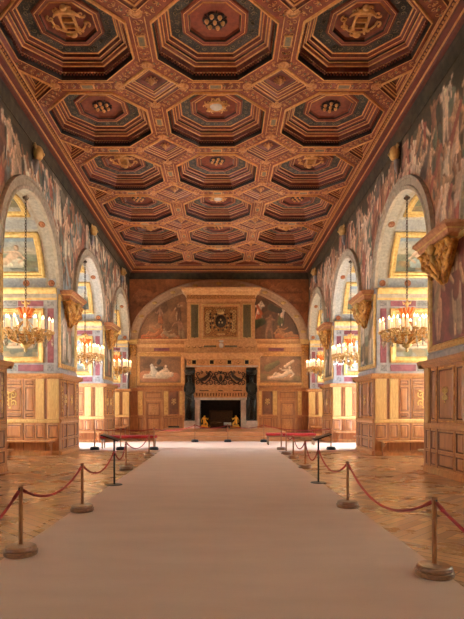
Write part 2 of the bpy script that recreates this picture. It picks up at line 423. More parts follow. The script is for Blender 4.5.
def surf_grid(name, nu, nv, posf, colf, parent, mats=None):
    """grid of (nu+1)x(nv+1): posf(a,b)->xyz for a,b in 0..1 arrays; colf(a,b)->rgb"""
    A,B=np.meshgrid(np.linspace(0,1,nu+1),np.linspace(0,1,nv+1))
    P=posf(A.ravel(),B.ravel()); cols=colf(A.ravel(),B.ravel())
    b=MB(); b.v=[tuple(p) for p in P]
    n=nu+1; b.f=[[j*n+i,j*n+i+1,(j+1)*n+i+1,(j+1)*n+i] for j in range(nv) for i in range(nu)]; b.m=[0]*len(b.f)
    return b.build(name, mats or paint, parent, cols=cols, fixn=False)
# ================================================================ STRUCTURE
def struct(o): o['kind']='structure'; return o
floor=struct(MB().box(-8.2,8.2,YN-.2,YF+.3,-.2,0).build('floor',parquet))

# ---------------- outer walls with windows
def lin(a,b,n): return [a+(b-a)*i/n for i in range(n+1)]
wall_parent={}
for s,side in ((-1,'left'),(1,'right')):
    root=struct(empty('wall_'+side,(s*HX,14,0))); wall_parent[s]=root
    # pier cores
    X0,X1=sorted((s*HX,s*(HX+DEEP)))
    for (a,b_) in [(YN,-.2)]+PIERS+[(28.3,YF)]:
        MB().box(min(s*(HX+.03),s*(HX+DEEP)),max(s*(HX+.03),s*(HX+DEEP)),a,b_,0,8.0).build('pier',grey_marble,root)
    # outer wall with window openings
    o=MB(); XO0,XO1=sorted((s*(HX+DEEP),s*(HX+DEEP+.25)))
    WT=5.7; o.box(XO0,XO1,YN,YF,0,0.55); o.box(XO0,XO1,YN,YF,WT,8.2)
    for k,yc in enumerate(BAYS):
        prev = YN if k==0 else BAYS[k-1]+1.45
        o.box(XO0,XO1,prev,yc-1.45,.55,WT)
    o.box(XO0,XO1,BAYS[-1]+1.45,YF,.55,WT)
    o.build('outer_wall',outer_m,root)

    # fresco wall above the piers (a painted crowd of figures)
    rg=np.random.default_rng(11 if s<0 else 23)
    cv=Canvas(YF-YN,ZW-4.9,30,srgb(74,64,48))
    pal=CL_COOL+[srgb(222,206,176),srgb(228,212,186)] if s<0 else [srgb(222,196,170),srgb(150,84,70),srgb(196,164,140),srgb(120,70,58),srgb(206,184,160),srgb(110,96,86),srgb(150,104,84),srgb(176,120,96),srgb(112,116,96)]
    cv.mottle(.4,.5,rg)
    for q in range(160):
        x,y=rg.uniform(0,29),rg.uniform(0,3.2); c=[srgb(86,96,84),srgb(120,112,88),srgb(104,76,56),srgb(70,74,78),srgb(132,124,108)][rg.integers(5)]
        cv.limb(x,y,x+rg.uniform(-.6,.6),y+rg.uniform(-.2,.3),.25,.18,c,.6)
    for tier,(n,hh) in enumerate(((62,1.45),(72,1.55),(74,1.6))):
        for q in range(n):
            x=(q+rg.uniform(-.3,.3))*(YF-YN)/n; y=[2.15,1.2,.15][tier]+rg.uniform(-.3,.3)
            stand(cv,x,y,hh*rg.uniform(.8,1.15),rg,pal)
    for q in range(0):
        x,y=rg.uniform(0,29),rg.uniform(0,3.4); c=pal[rg.integers(len(pal))]
        cv.limb(x,y,x+rg.uniform(-.15,.15),y+rg.uniform(.3,.8),.05,.07,mult(c,rg.uniform(.7,1.3)),.8)
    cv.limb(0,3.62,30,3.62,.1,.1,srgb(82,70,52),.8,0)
    cv.mottle(.2,.25,rg); cv.mottle(.1,.08,rg); cv.a*=1.15
    ys=[]
    y=YN
    while y<YF-1e-6: ys.append(y); y+=.045
    ys.append(YF); ys=np.array(ys)
    zb=np.full(len(ys),5.2)
    for yc in BAYS:
        d=np.abs(ys-yc); k=d<AR; zb[k]=ZS+np.sqrt(AR**2-d[k]**2)
    NV=84; B=np.linspace(0,1,NV+1)
    YY=np.repeat(ys[None,:],NV+1,0); ZZ=zb[None,:]+(ZW-zb[None,:])*B[:,None]
    mb=MB(); mb.v=[(s*HX,float(a),float(b)) for a,b in zip(YY.ravel(),ZZ.ravel())]
    n=len(ys); mb.f=[[j*n+i,j*n+i+1,(j+1)*n+i+1,(j+1)*n+i] for j in range(NV) for i in range(n-1)]; mb.m=[0]*len(mb.f)
    mb.build('fresco',paint,root,cols=cv.sample(YY.ravel()-YN,ZZ.ravel()-4.9),fixn=False)

    # archivolts and vaults
    for k,yc in enumerate(BAYS):
        N=48; a=MB(); rs=[(AR-.01,-.02),(AR-.01,.07),(AR+.07,.09),(AR+.10,.06),(AR+.24,.06),(AR+.26,.1),(AR+.32,.1),(AR+.33,0)]
        vs=[];fs=[];ms=[]
        for i in range(N+1):
            t=PI*i/N
            for r_,w in rs: vs.append((s*(HX-w),yc-math.cos(t)*r_,ZS+math.sin(t)*r_))
        R=len(rs)
        for i in range(N):
            for j in range(R-1): fs.append((i*R+j,(i+1)*R+j,(i+1)*R+j+1,i*R+j+1)); ms.append(1 if j in (1,4) and False else 0)
        a.add(vs,fs,ms); a.build('archivolt',stone,root,smooth=False)
        # barrel vault over the embrasure, painted plaster with banding
        NU,NT=24,60
        rr=np.random.default_rng(5+k)
        def posf(A,B,yc=yc): 
            t=PI*A; return np.stack([s*(HX+DEEP*B),yc-np.cos(t)*AR,ZS+np.sin(t)*AR],1)
        def colf(A,B):
            c=np.empty((len(A),3)); c[:]=srgb(184,172,154)[:3]
            T=np.minimum(A,1-A)*180; u=B*DEEP
            band=((T>1)&(T<7.5)); c[band]=srgb(156,158,162)[:3]
            edge=((u>.29)&(u<.33)); c[edge]=srgb(168,150,126)[:3]
            b3=((T>50)&(T<60)&(u>.33)); c[b3]=srgb(164,160,154)[:3]
            return c*(1+.12*(rr.random(len(A))-.5))[:,None]
        surf_grid('vault',120,40,posf,colf,root)
# near wall and end wall masonry
nw=struct(MB().box(-HX-.1,HX+.1,YN-.3,YN,0,9.4).build('wall_near',outer_m))
ew=struct(empty('wall_far',(0,YF,0)))
MB().box(-8.2,8.2,YF,YF+.3,0,9.4).build('masonry',oak_mid,ew)

# ---------------- windows
wn=0
for s in (-1,1):
    for k,yc in enumerate(BAYS):
        wn+=1
        w=struct(empty('window_%d'%wn,(s*(HX+DEEP+.12),yc,.55)))
        X=s*(HX+DEEP+.1); f=MB()
        f.box(X-.05,X+.05,yc-1.45,yc-1.37,.55,WT); f.box(X-.05,X+.05,yc+1.37,yc+1.45,.55,WT)
        f.box(X-.05,X+.05,yc-1.45,yc+1.45,.55,.67); f.box(X-.05,X+.05,yc-1.45,yc+1.45,WT-.1,WT)
        f.box(X-.06,X+.06,yc-.07,yc+.07,.55,WT); f.box(X-.06,X+.06,yc-1.45,yc+1.45,4.3,4.42)
        for z in (1.4,2.2,3.0,3.8,5.05): f.box(X-.02,X+.02,yc-1.4,yc+1.4,z,z+.035)
        for d in (-.72,.72): f.box(X-.02,X+.02,yc+d-.018,yc+d+.018,.6,WT-.05)
        f.build('window_frame',rooms_white,w)
        g=MB(); g.box(X-.005,X+.005,yc-1.38,yc+1.38,.6,WT-.05); g.build('window_pane',glass,w)
        if True:   # unseen cloth blinds, added to shape the daylight of each bay
            zb0=.62 if k!=3 else 3.4
            Xb=s*(HX+DEEP-.08); b=MB()
            b.box(Xb-.004,Xb+.004,yc-1.42,yc+1.42,zb0,WT-.05); b.build('added_blind',added_blind_thin if k in (2,4) else added_blind_m,w)
        pl=bpy.data.lights.new('daylight_portal','AREA'); pl.shape='RECTANGLE'; pl.size=2.9; pl.size_y=6.35
        pl.cycles.is_portal=True
        po=bpy.data.objects.new('daylight_portal',pl); C.objects.link(po)
        po.location=(s*(HX+DEEP+.3),yc,(WT+.55)/2); po.rotation_euler=(0,s*PI/2,PI/2 if False else 0)
        pl.size=WT-.55; pl.size_y=2.9

# ================================================================ CEILING
ceil=struct(empty('ceiling',(0,14,ZC)))
P=3.075; h=P/2; ap=1.30; sd=ap*math.tan(PI/8); dd=.74; q=h-dd
COLS=[-P,0,P]; ROWS=[10.93+P*k for k in range(-3,6)]
g=MB()
for X in COLS:
    for Y in ROWS:
        for r in range(4):
            c,sn=[(1,0),(0,1),(-1,0),(0,-1)][r]
            def t(x,y): return (X+c*x-sn*y,Y+sn*x+c*y,ZC)
            g.add([t(ap,-sd),t(ap,sd),t(h,q),t(h,-q)],[(0,1,2,3)],0)
            g.add([t(ap,sd),t(sd,ap),t(q,h),t(h,q)],[(0,1,2,3)],0)
g.box(-HX-.05,-4.61,YN,YF,ZC,ZC+.64); g.box(4.61,HX+.05,YN,YF,ZC,ZC+.64)
g.box(-4.62,4.62,ROWS[-1]+h,YF,ZC,ZC+.64); g.box(-4.62,4.62,YN,ROWS[0]-h,ZC,ZC+.64)
g.box(-HX-.1,HX+.1,YN-.1,YF+.1,ZC+.62,ZC+.7)   # roof boards closing the void above the coffers
g.build('rib_grid',rib,ceil,fixn=False)
def octo(a,z,cx=0,cy=0):
    r=a/math.cos(PI/8); return [(cx+r*math.cos(PI/8+PI/4*i),cy+r*math.sin(PI/8+PI/4*i),z) for i in range(8)]
prof=[(1.30,0,0),(1.29,-.045,3),(1.26,-.045,3),(1.245,0,2),(1.235,.10,5),(1.19,.105,3),(1.18,.12,1),(1.165,.20,1),(1.13,.21,3),(1.11,.23,0),(1.10,.26,0),(1.075,.265,3),(1.065,.30,2),(1.02,.31,0),(1.0,.315,3),(.985,.33,1),(.97,.375,1),(.94,.385,3),(.93,.39,1),(.70,.39,4),(.68,.35,0),(.645,.35,0),(.63,.35,3),(.61,.36,1),(.56,.37,0),(.545,.35,3),(.53,.39,2),(.51,.43,0)]
cm=[ceil_wood,ceil_red,ceil_dark,ceil_gold,blue_band,ceil_black]
cb=MB(); cb.rings([octo(a,z) for a,z,_ in prof],[p[2] for p in prof[1:]],True,0)
# dentils in the dark gap
for i in range(8):
    a0=PI/4*i
    for j in range(-6,7):
        u=j*.075; 
        def T(r_,u_,z_): return (r_*math.cos(a0)-u_*math.sin(a0), r_*math.sin(a0)+u_*math.cos(a0), z_)
        vs=[T(r_,u_,z_) for r_ in (1.185,1.222) for u_ in (u-.02,u+.02) for z_ in (.04,.09)]
        cb.add(vs,[(0,1,3,2),(4,6,7,5),(0,4,5,1),(2,3,7,6),(0,2,6,4),(1,5,7,3)],0)
coffer=cb.build('coffer',cm,None)
# little gold arabesques on the blue band
ab=MB()
for i in range(8):
    a0=PI/4*i
    for j,u in enumerate((-.24,0,.24)):
        cx,cy=.80*math.cos(a0)-u*math.sin(a0),.80*math.sin(a0)+u*math.cos(a0)
        ab.spiral(cx,cy,.375,.06,1.1,a0+j,1 if j%2 else -1,.01)
arab=ab.build('arabesque',rib_grey,coffer,smooth=True)
def flower():
    b=MB(); b.ball((0,0,-.06),(.045,.045,.05),0)
    for i in range(6):
        a=PI/3*i+.3; x,y=.17*math.cos(a),.17*math.sin(a)
        b.ball((x,y,-.05),(.05,.05,.06),0); b.lathe([(.09,-.02),(.10,0),(.05,.02)],(x,y,-.02),9,1)
        a+=PI/6; b.tube([(0,0,0),(.15*math.cos(a),.15*math.sin(a),-.05),(.27*math.cos(a),.27*math.sin(a),-.01)],[.03,.03,.008],5,1)
    return b.build('rosette',[ceil_gold,ceil_dark],None,smooth=True)
def cartouche():
    b=MB(); b.lathe([(.17,.0),(.17,-.05),(.14,-.07),(.02,-.08)],(0,0,0),20,1); b.lathe([(.23,0),(.24,-.05),(.19,-.07),(.18,0)],(0,0,0),20,0,cap=False)
    for i in range(10):
        a=PI/5*i; b.spiral(.27*math.cos(a),.27*math.sin(a),-.02,.08,1.1,a,1 if i%2 else -1,.022)
    b.ball((0,.2,-.08),(.08,.06,.05),0); b.ball((0,-.22,-.08),(.1,.05,.04),0)
    return b.build('cartouche',[ceil_gold,white_marble],None,smooth=True)
def monogram():
    b=MB()
    for x in (-.12,.12): 
        b.box(x-.02,x+.02,-.2,.17,-.07,-.01); b.box(x-.045,x+.045,-.215,-.18,-.07,-.01); b.box(x-.045,x+.045,.15,.18,-.07,-.01)
    b.box(-.12,.12,-.04,-.01,-.07,-.01); b.box(-.12,.12,.12,.14,-.06,-.01); b.box(-.12,.12,-.17,-.15,-.06,-.01)
    pts=[(.27*math.cos(a),.27*math.sin(a)-.0,-.05) for a in lin(PI*1.15,PI*1.85,12)]
    b.tube(pts,[.012+.035*math.sin(PI*i/12) for i in range(13)],7)
    b.tube([(.3*math.cos(a),.28*math.sin(a),-.03) for a in lin(0,PI,14)],.02,6)
    for i in range(8):
        a=PI/4*i+.2; b.spiral(.32*math.cos(a),.3*math.sin(a),-.03,.07,1.1,a+1,1 if i%2 else -1,.022)
    b.ball((0,-.34,-.04),(.07,.05,.05)); b.ball((0,.33,-.04),(.08,.05,.05))
    return b.build('monogram',[ceil_gold],None)
orn=[flower(),cartouche(),monogram()]
# carving on the ribs of one cell
rc=MB(); rr=random.Random(3)
def leafrun(b,x0,y0,x1,y1,wd,n):
    L=math.hypot(x1-x0,y1-y0); ux,uy=(x1-x0)/L,(y1-y0)/L; nx,ny=-uy,ux
    for i in range(n):
        tt=(i+.5)/n; x,y=x0+(x1-x0)*tt,y0+(y1-y0)*tt
        for sg in (-1,1):
            b.spiral(x+nx*sg*wd*.45,y+ny*sg*wd*.45,-.012,wd*.4,1.0,rr.uniform(0,6.28),sg*(1 if i%2 else -1),.011,m=0,n=9,seg=4)
            b.ball((x+nx*sg*wd*.1+ux*.04,y+ny*sg*wd*.1+uy*.04,-.015),(.03,.03,.015),1 if (i+sg)%3==0 else 0,6,4)
for sgn in (-1,1):   # long frames beside straight ribs
    rc.box(-q+.14,q-.14,h+sgn*.15-.008,h+sgn*.15+.008,-.02,.0,2); rc.box(h+sgn*.15-.008,h+sgn*.15+.008,-q+.14,q-.14,-.02,0,2)
leafrun(rc,-q+.18,h,q-.18,h,.14,7); leafrun(rc,h,-q+.18,h,q-.18,.14,7)
rc.box(-.16,.16,h-.09,h+.09,-.03,0,2); rc.box(-.13,.13,h-.06,h+.06,-.034,-.02,1)
rc.box(h-.09,h+.09,-.16,.16,-.03,0,2); rc.box(h-.06,h+.06,-.13,.13,-.034,-.02,1)
for (x,y) in ((h,q-.02),(h,-q+.02),(q-.02,h),(-q+.02,h)):
    rc.lathe([(.125,0),(.13,-.03),(.10,-.04),(.09,-.02),(.03,-.05),(.01,-.055)],(x,y,0),14,0)
e=.155
for c,sn in ((1,0),(0,1),(-1,0),(0,-1)):
    x0,y0=h-.17,q-.0-.17+.06; x1,y1=q-.17+.06,h-.17
    pa=((ap+h)/2+.02,(sd+q)/2-.0); pb=((sd+q)/2,(ap+h)/2+.02)
    pa=(pa[0]-.03,pa[1]+.03); pb=(pb[0]+.03,pb[1]-.03)
    a=(c*pa[0]-sn*pa[1],sn*pa[0]+c*pa[1]); b2=(c*pb[0]-sn*pb[1],sn*pb[0]+c*pb[1])
    leafrun(rc,a[0],a[1],b2[0],b2[1],.13,6)
ribc=rc.build('rib_carving',[rib_orn,rib_grey,ceil_gold],None,smooth=False)
# lozenge
def diam(r,z): return [(r,0,z),(0,r,z),(-r,0,z),(0,-r,z)]
lp=[(.74,0,0),(.735,-.035,3),(.70,-.04,3),(.68,-.005,1),(.655,.01,0),(.60,.015,3),(.585,.045,0),(.545,.05,3),(.53,.055,1),(.49,.08,0),(.45,.085,3),(.43,.11,0),(.40,.115,3),(.385,.13,2),(.33,.14,1),(.28,.155,1)]
def tri(r,z):   # half lozenge, its long side on x=0, inset parallel
    d=(.74-r)/1.414; e=.74-d*2.414
    return [(d,-e,z),(d+e,0,z),(d,e,z)]
hb=MB(); hb.rings([tri(r,z) for r,z,_ in lp if r>.36],[p[2] for p in lp[1:] if p[0]>.36],True,0)
lb=MB(); lb.rings([diam(r,z) for r,z,_ in lp],[p[2] for p in lp[1:]],True,1)
loz=lb.build('lozenge',cm,None)
pb_=MB(); pb_.lathe([(.05,.16),(.09,.12),(.09,.09),(.06,.05),(.03,.02),(.01,.0)],(0,0,0),10)
for i in range(8): a=PI/4*i; pb_.ball((.12*math.cos(a),.12*math.sin(a),.13),(.035,.035,.02),0,6,4)
pend=pb_.build('pendant',rib_orn,loz,smooth=True)
hl=hb.build('half_lozenge',cm,None); 
hr=hl.copy(); C.objects.link(hr); hr.rotation_euler=(0,0,PI)
def place(src,x,y,parent=ceil,first=None):
    o=copy_tree(src,parent); o.location=(x,y-14,0); return o
for ci,X in enumerate(COLS):
    for ri,Y in enumerate(ROWS):
        co=place(coffer,X,Y); k=ri-3; ctr=(ci==1)
        kind = 0 if (k%2==0)==ctr else (1 if ctr else 2)
        oo=orn[kind].copy(); C.objects.link(oo); oo.parent=co; oo.location=(0,0,.43)
        if kind!=2: oo.rotation_euler=(0,0,.3*ri)
        oo.scale=(1.15,1.15,1.15) if kind==2 else (1,1,1)
        place(ribc,X,Y)
for ri in range(len(ROWS)-1):
    for X in (-h,h): place(loz,X,ROWS[ri]+h)
    place(hl,-3*h,ROWS[ri]+h); place(hr,3*h,ROWS[ri]+h)
for o in [coffer,arab,loz,pend,hl,hr,ribc]+orn: bpy.data.objects.remove(o,do_unlink=True)
# border mouldings (x from wall, z) mitred all round
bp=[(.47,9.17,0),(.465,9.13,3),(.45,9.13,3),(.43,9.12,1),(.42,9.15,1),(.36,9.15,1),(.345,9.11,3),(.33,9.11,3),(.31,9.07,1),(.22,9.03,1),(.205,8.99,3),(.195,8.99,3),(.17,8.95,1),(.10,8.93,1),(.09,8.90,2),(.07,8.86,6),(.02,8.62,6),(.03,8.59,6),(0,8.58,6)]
bb=MB(); vs=[];outs=[]
for d,z,_ in bp: outs.append([(-HX+d,YN+d,z),(HX-d,YN+d,z),(HX-d,YF-d,z),(-HX+d,YF-d,z)])
bb.rings(outs,[p[2] for p in bp[1:]])
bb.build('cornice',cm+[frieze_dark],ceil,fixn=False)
bd=MB()
y=YN+.5
while y<YF-.45:
    for X in (-HX+.395,HX-.395): bd.ball((X,y,9.14),(.026,.04,.03),0,6,4)
    y+=.115
x=-HX+.45
while x<HX-.45: bd.ball((x,YF-.395,9.14),(.04,.026,.03),0,6,4); x+=.115
bd.build('bead_moulding',ceil_gold,ceil)
# ================================================================ WAINSCOT
ORD={0:'behind the camera end',1:'nearest',2:'second',3:'third'}
WM=[oak,oak_mid,oak_line,pale_gilt_lit,gold_carved]
def raised(b,u0,u1,v0,v1,w=.0,edge=0,fieldm=1,lines=True):
    d=min(.05,(u1-u0)*.16)
    b.panel(u0,u1,v0,v1,[(0,w),(0,w+.012),(d*.5,w+.022),(d*.8,w+.006),(d*1.1,w+.004),(d*1.9,w+.016)],[edge,edge,2,2,fieldm],fieldm)
def emblem(b,cu,cv_,w,sc=1.0,m=0):
    b.lathe([(0.01,w+.03),(.05*sc,w+.03),(.07*sc,w)],(0,0,0),8,m) if False else None
    for i in range(4):
        a=PI/4+PI/2*i; b.spiral(cu+.10*sc*math.cos(a),cv_+.13*sc*math.sin(a),w+.02,.075*sc,1.2,a,1 if i%2 else -1,.018*sc,m)
    b.tube([(cu-.03*sc,cv_-.16*sc,w+.02),(cu-.03*sc,cv_+.16*sc,w+.02)],.014*sc,5,m); b.tube([(cu+.03*sc,cv_-.16*sc,w+.02),(cu+.03*sc,cv_+.16*sc,w+.02)],.014*sc,5,m)
    b.tube([(cu-.03*sc,cv_,w+.02),(cu+.03*sc,cv_,w+.02)],.014*sc,5,m)
    b.tube([(cu-.11*sc,cv_+.19*sc,w+.02),(cu,cv_+.13*sc,w+.03),(cu+.11*sc,cv_+.19*sc,w+.02)],.018*sc,5,m); b.ball((cu,cv_-.2*sc,w+.015),(.04*sc,.03*sc,.02),m,6,4)
def wains(root,T,u0,u1,cols,T0=.10,bench=False):
    """cols: list of (kind,ua,ub); kind P panel, E panel with emblem, G pale pilaster, N narrow gilt-edged"""
    b=MB(T); b.box(u0,u1,0,2.40,0,T0); b.build('panelling',oak_mid,root)
    b=MB(T); b.extrude_profile([(0,T0-.02),(0,T0+.05),(.10,T0+.05),(.13,T0+.02),(.15,T0),(.15,T0-.02)],u0-.0,u1+.0); b.build('plinth',oak,root)
    b=MB(T); b.extrude_profile([(1.0,T0-.02),(1.0,T0+.015),(1.03,T0+.035),(1.09,T0+.035),(1.12,T0+.01),(1.12,T0-.02)],u0,u1); b.build('chair_rail',pale_gilt_lit if bench else oak,root)  # recess rails paler: light catching their top is put into the colour
    b=MB(T); b.extrude_profile([(2.36,T0-.02),(2.38,T0+.02),(2.42,T0+.05),(2.44,T0+.09),(2.49,T0+.12),(2.52,T0+.12),(2.53,0)],u0-.1 if not bench else u0-.12,u1+.1 if not bench else u1); b.build('cap_rail',oak,root)
    for kd,a,c in cols:
        if kd=='G':
            b=MB(T); b.box(a,c,1.12,2.36,T0,T0+.025,0)
            n=3
            for i in range(n): x=a+(c-a)*(i+.5)/n; b.box(x-.008,x+.008,1.18,2.30,T0+.025,T0+.03,1)
            b.box(a,c,1.12,1.17,T0+.025,T0+.04,0); b.box(a,c,2.31,2.36,T0+.025,T0+.04,0)
            b.build('pilaster',[pale_gilt_lit,gold],root)
        elif kd=='S':
            b=MB(T); b.box(a,c,.15,2.36,T0,T0+.008,0); b.build('joint',oak_line,root)
        else:
            b=MB(T)
            if kd in 'FN':
                b.panel(a,c,1.16,2.32,[(0,T0),(0,T0+.015),(.02,T0+.015),(.02,T0+.005)],[4,4,1],1); raised(b,a+.03,c-.03,1.19,2.29,T0+.004)
            else:
                raised(b,a,c,1.16,1.32,T0); raised(b,a,c,1.34,2.12,T0); raised(b,a,c,2.14,2.33,T0)
            up=b.build('upper_panel',WM,root)
            if kd in 'EF' and c-a>.35:
                e=MB(T); emblem(e,(a+c)/2,1.74,T0+.015,min(1.35,(c-a)/.5) if kd=='E' else .8); e.build('carved_emblem',frame_gold if kd=='E' else gold,up)
            elif c-a<=.35 and kd=='F':
                e=MB(T)
                for zz in (1.4,1.6,1.8,2.0): e.spiral((a+c)/2,zz,T0+.02,.05,1.2,zz*3,1,.012); e.ball(((a+c)/2,zz+.1,T0+.02),(.02,.05,.015),0,6,4)
                e.build('carved_spray',gold,up)
        if kd!='S':
            b=MB(T); raised(b,a,c,.52,.97,T0)
            if not bench: raised(b,a,c,.17,.49,T0)
            b.build('lower_panel',WM,root)
def bench_obj(T,u0,u1,label,group,loc,w0=.10):
    root=empty('oak_wall_bench',loc); tag(root,label,'bench',group)
    b=MB(T); b.box(u0,u1,.425,.47,w0+.002,w0+.42); b.build('seat',oak,root,bevel=.01)
    n=3
    for i in range(n):
        u=u0+.12+(u1-u0-.24)*i/(n-1); b=MB(T)
        pts=[(.0,.12),(.0,.02),(.425,.02),(.425,.36),(.36,.33),(.28,.2),(.2,.15),(.1,.2),(.0,.2)]
        pts=[(.02,w0+.01),(.425,w0+.01),(.425,w0+.38),(.37,w0+.35),(.28,w0+.20),(.16,w0+.14),(.02,w0+.2)]
        vs=[(u-.03,v,w) for v,w in pts]+[(u+.03,v,w) for v,w in pts]; m=len(pts)
        b.add(vs,[tuple(range(m)),tuple(range(m,2*m))]+[(i2,(i2+1)%m,m+(i2+1)%m,m+i2) for i2 in range(m)]); b.build('bracket',oak_mid,root)
    return root
SIDE={-1:'left',1:'right'}
def jambT(s,Y,dirn): return frame((s*HX,Y,0),(s,0,0),(0,dirn,0))
def frontT(s,Y0): return frame((s*HX,Y0,0),(0,1,0),(-s,0,0))
JC=[('G',-.08,.26),('S',.30,.325),('G',.36,.62),('P',.66,.96),('S',.99,1.015),('E',1.05,1.75),('S',1.78,1.805),('P',1.84,2.14),('G',2.2,2.45),('P',2.5,2.9)]
JB=[('G',-.08,.26),('S',.30,.325),('P',.34,.42),('G',.45,.72),('P',.76,1.25),('S',1.28,1.305),('E',1.34,1.95),('S',1.98,2.0),('P',2.05,2.5),('G',2.55,2.9)]
for s in (-1,1):
    for pi in (1,2,3,4):
        if pi<4: Y0,Y1=PIERS[pi]
        else: Y0,Y1=28.3,YF
        nm=['','nearest','second','third','corner'][pi]
        root=empty('wainscot',(s*HX,(Y0+Y1)/2,0))
        tag(root,'carved oak panelling with pale gilt pilasters around the %s pier on the %s'%(nm,SIDE[s]) if pi<4 else 'carved oak panelling on the last window recess by the far %s corner'%SIDE[s],'wainscot','oak wainscots around the piers')
        wains(root,jambT(s,Y0,-1),-.10,DEEP,JC if pi<=2 else JB,bench=True)
        if pi<4:
            wains(root,frontT(s,Y0),0,Y1-Y0,[('N',.05,.42),('F',.50,1.28),('S',1.32,1.345),('N',1.38,1.66),('S',1.70,1.72),('G',1.76,1.95)] if s>0 else [('F',.04,.2),('F',.26,.62),('S',.66,.68),('F',.72,1.5),('S',1.54,1.56),('F',1.6,1.94)])
            wains(root,jambT(s,Y1,1),-.10,DEEP,[('G',-.08,.26),('P',.34,1.0),('E',1.1,1.8),('P',1.9,2.8)],bench=True)
            where='facing away from the door end' 
            bench_obj(jambT(s,Y1,1),-.09,DEEP-.1,'oak bench fixed to the far side of the %s %s pier'%(nm,SIDE[s]),'oak benches in the window recesses',(s*(HX+1.5),Y1+.3,0))
        bench_obj(jambT(s,Y0,-1),.02,DEEP-.1,('oak bench on brackets fixed to the near side of the %s %s pier'%(nm,SIDE[s])) if pi<4 else 'oak bench in the last window recess by the far %s corner'%SIDE[s],'oak benches in the window recesses',(s*(HX+1.5),Y0-.3,0))

# ================================================================ MARBLE, PAINTINGS, CORNICES ON THE PIERS
def flat_canvas(name,T,u0,u1,v0,v1,w,cv,root,res=.03):
    nu=max(4,int((u1-u0)/res)); nv=max(4,int((v1-v0)/res))
    def posf(A,B): 
        return [T(u0+(u1-u0)*a,v0+(v1-v0)*b,w) for a,b in zip(A,B)]
    return surf_grid(name,nu,nv,posf,lambda A,B: cv.sample(A*cv.w,B*cv.h),root)
def picture(T,u0,u1,v0,v1,w,fw,cv,label,cat='painting',group=None,loc=(0,0,0),fm=None,flip=False,res=.03):
    root=empty('framed_fresco',loc); tag(root,label,cat,group)
    b=MB(T)
    outs=[[(u0+d,v0+d,z),(u1-d,v0+d,z),(u1-d,v1-d,z),(u0+d,v1-d,z)] for d,z in [(0,w),(0,w+.05),(fw*.15,w+.07),(fw*.3,w+.055),(fw*.42,w+.065),(fw*.7,w+.05),(fw*.8,w+.055),(fw*.95,w+.02),(fw,w+.01)]]
    b.rings(outs,[0,0,1,0,0,1,0,0]); b.build('frame',[fm or gold,gold_carved],root)
    flat_canvas('canvas',T,u0+fw,u1-fw,v0+fw,v1-fw,w+.012,cv,root,res)
    return root
def console(s,Y0,Y1,label):
    yc=(Y0+Y1)/2+.12; root=empty('console_capital',(s*HX,yc,4.1)); tag(root,label,'capital','gilded capitals on the piers')
    T=frame((s*HX,yc,0),(0,1,0),(-s,0,0))
    b=MB(T); hw=.84
    pr=[(4.88,.10,-.24),(4.90,.24,-.14),(4.94,.27,-.1),(4.96,.30,-.07),(5.03,.32,-.05),(5.05,.35,-.02),(5.10,.39,.01),(5.12,.41,.03),(5.18,.41,.03),(5.20,.3,-.04)]
    outs=[[(-hw-e,v,0),(hw+e,v,0),(hw+e,v,w),(-hw-e,v,w)] for v,w,e in pr]
    b.rings(outs,[1,0,0,0,2,0,0,0,0],True,0,True); b.build('abacus',[cap_wood,gold,gold],root)
    b=MB(T)
    core=[(4.88,.18,.66),(4.7,.14,.56),(4.5,.1,.42),(4.3,.06,.26),(4.1,.03,.12)]
    outs=[[(-hh,v,0),(hh,v,0),(hh*.9,v,w),(-hh*.9,v,w)] for v,w,hh in core]
    b.rings(outs,None,True,0,True); b.build('bell',gold_carved,root)
    b=MB(T); r=random.Random(int(Y0*10)+s)
    for sg in (-1,1):
        b.spiral(sg*.58,4.68,.22,.19,1.7,PI/2,sg,.06,n=24,seg=7); b.ball((sg*.58,4.68,.26),.06)
        b.spiral(sg*.22,4.72,.26,.15,1.4,PI/2,-sg,.05,n=20,seg=7); b.spiral(sg*.36,4.42,.18,.12,1.4,-PI/2,sg,.045,n=18,seg=6)
        b.spiral(sg*.14,4.3,.12,.08,1.3,0,sg,.035)
        b.tube([(sg*.08,4.12,.07),(sg*.24,4.36,.16),(sg*.5,4.5,.2),(sg*.76,4.84,.2)],[.03,.06,.06,.04],7)
    b.build('volute',gold_carved,root,smooth=True)
    b=MB(T)
    for i in range(7):
        u=-.66+.22*i; b.tube([(u,4.62,.16),(u*1.02,4.78,.24),(u*1.04,4.88,.3),(u*1.05,4.84,.36)],[.05,.075,.06,.02],6)
    for i in range(5):
        u=-.36+.18*i; b.tube([(u*.7,4.34,.12),(u,4.5,.2),(u*1.1,4.6,.26),(u*1.1,4.56,.31)],[.04,.065,.05,.02],6)
    b.build('acanthus',gold_carved,root,smooth=True)
    b=MB(T); b.ball((0,4.84,.33),(.10,.12,.09),0,10,7); b.ball((0,4.82,.42),(.03,.04,.04)); b.tube([(0,4.7,.3),(0,4.6,.3),(0,4.5,.24)],[.07,.05,.02],6); b.build('mask',gold,root,smooth=True)
PO={1:'nearest',2:'second',3:'third'}
seed=40
pt_front={(-1,1):'crowd',(-1,2):'land',(-1,3):'crowd',(1,1):'red',(1,2):'land',(1,3):'crowd'}
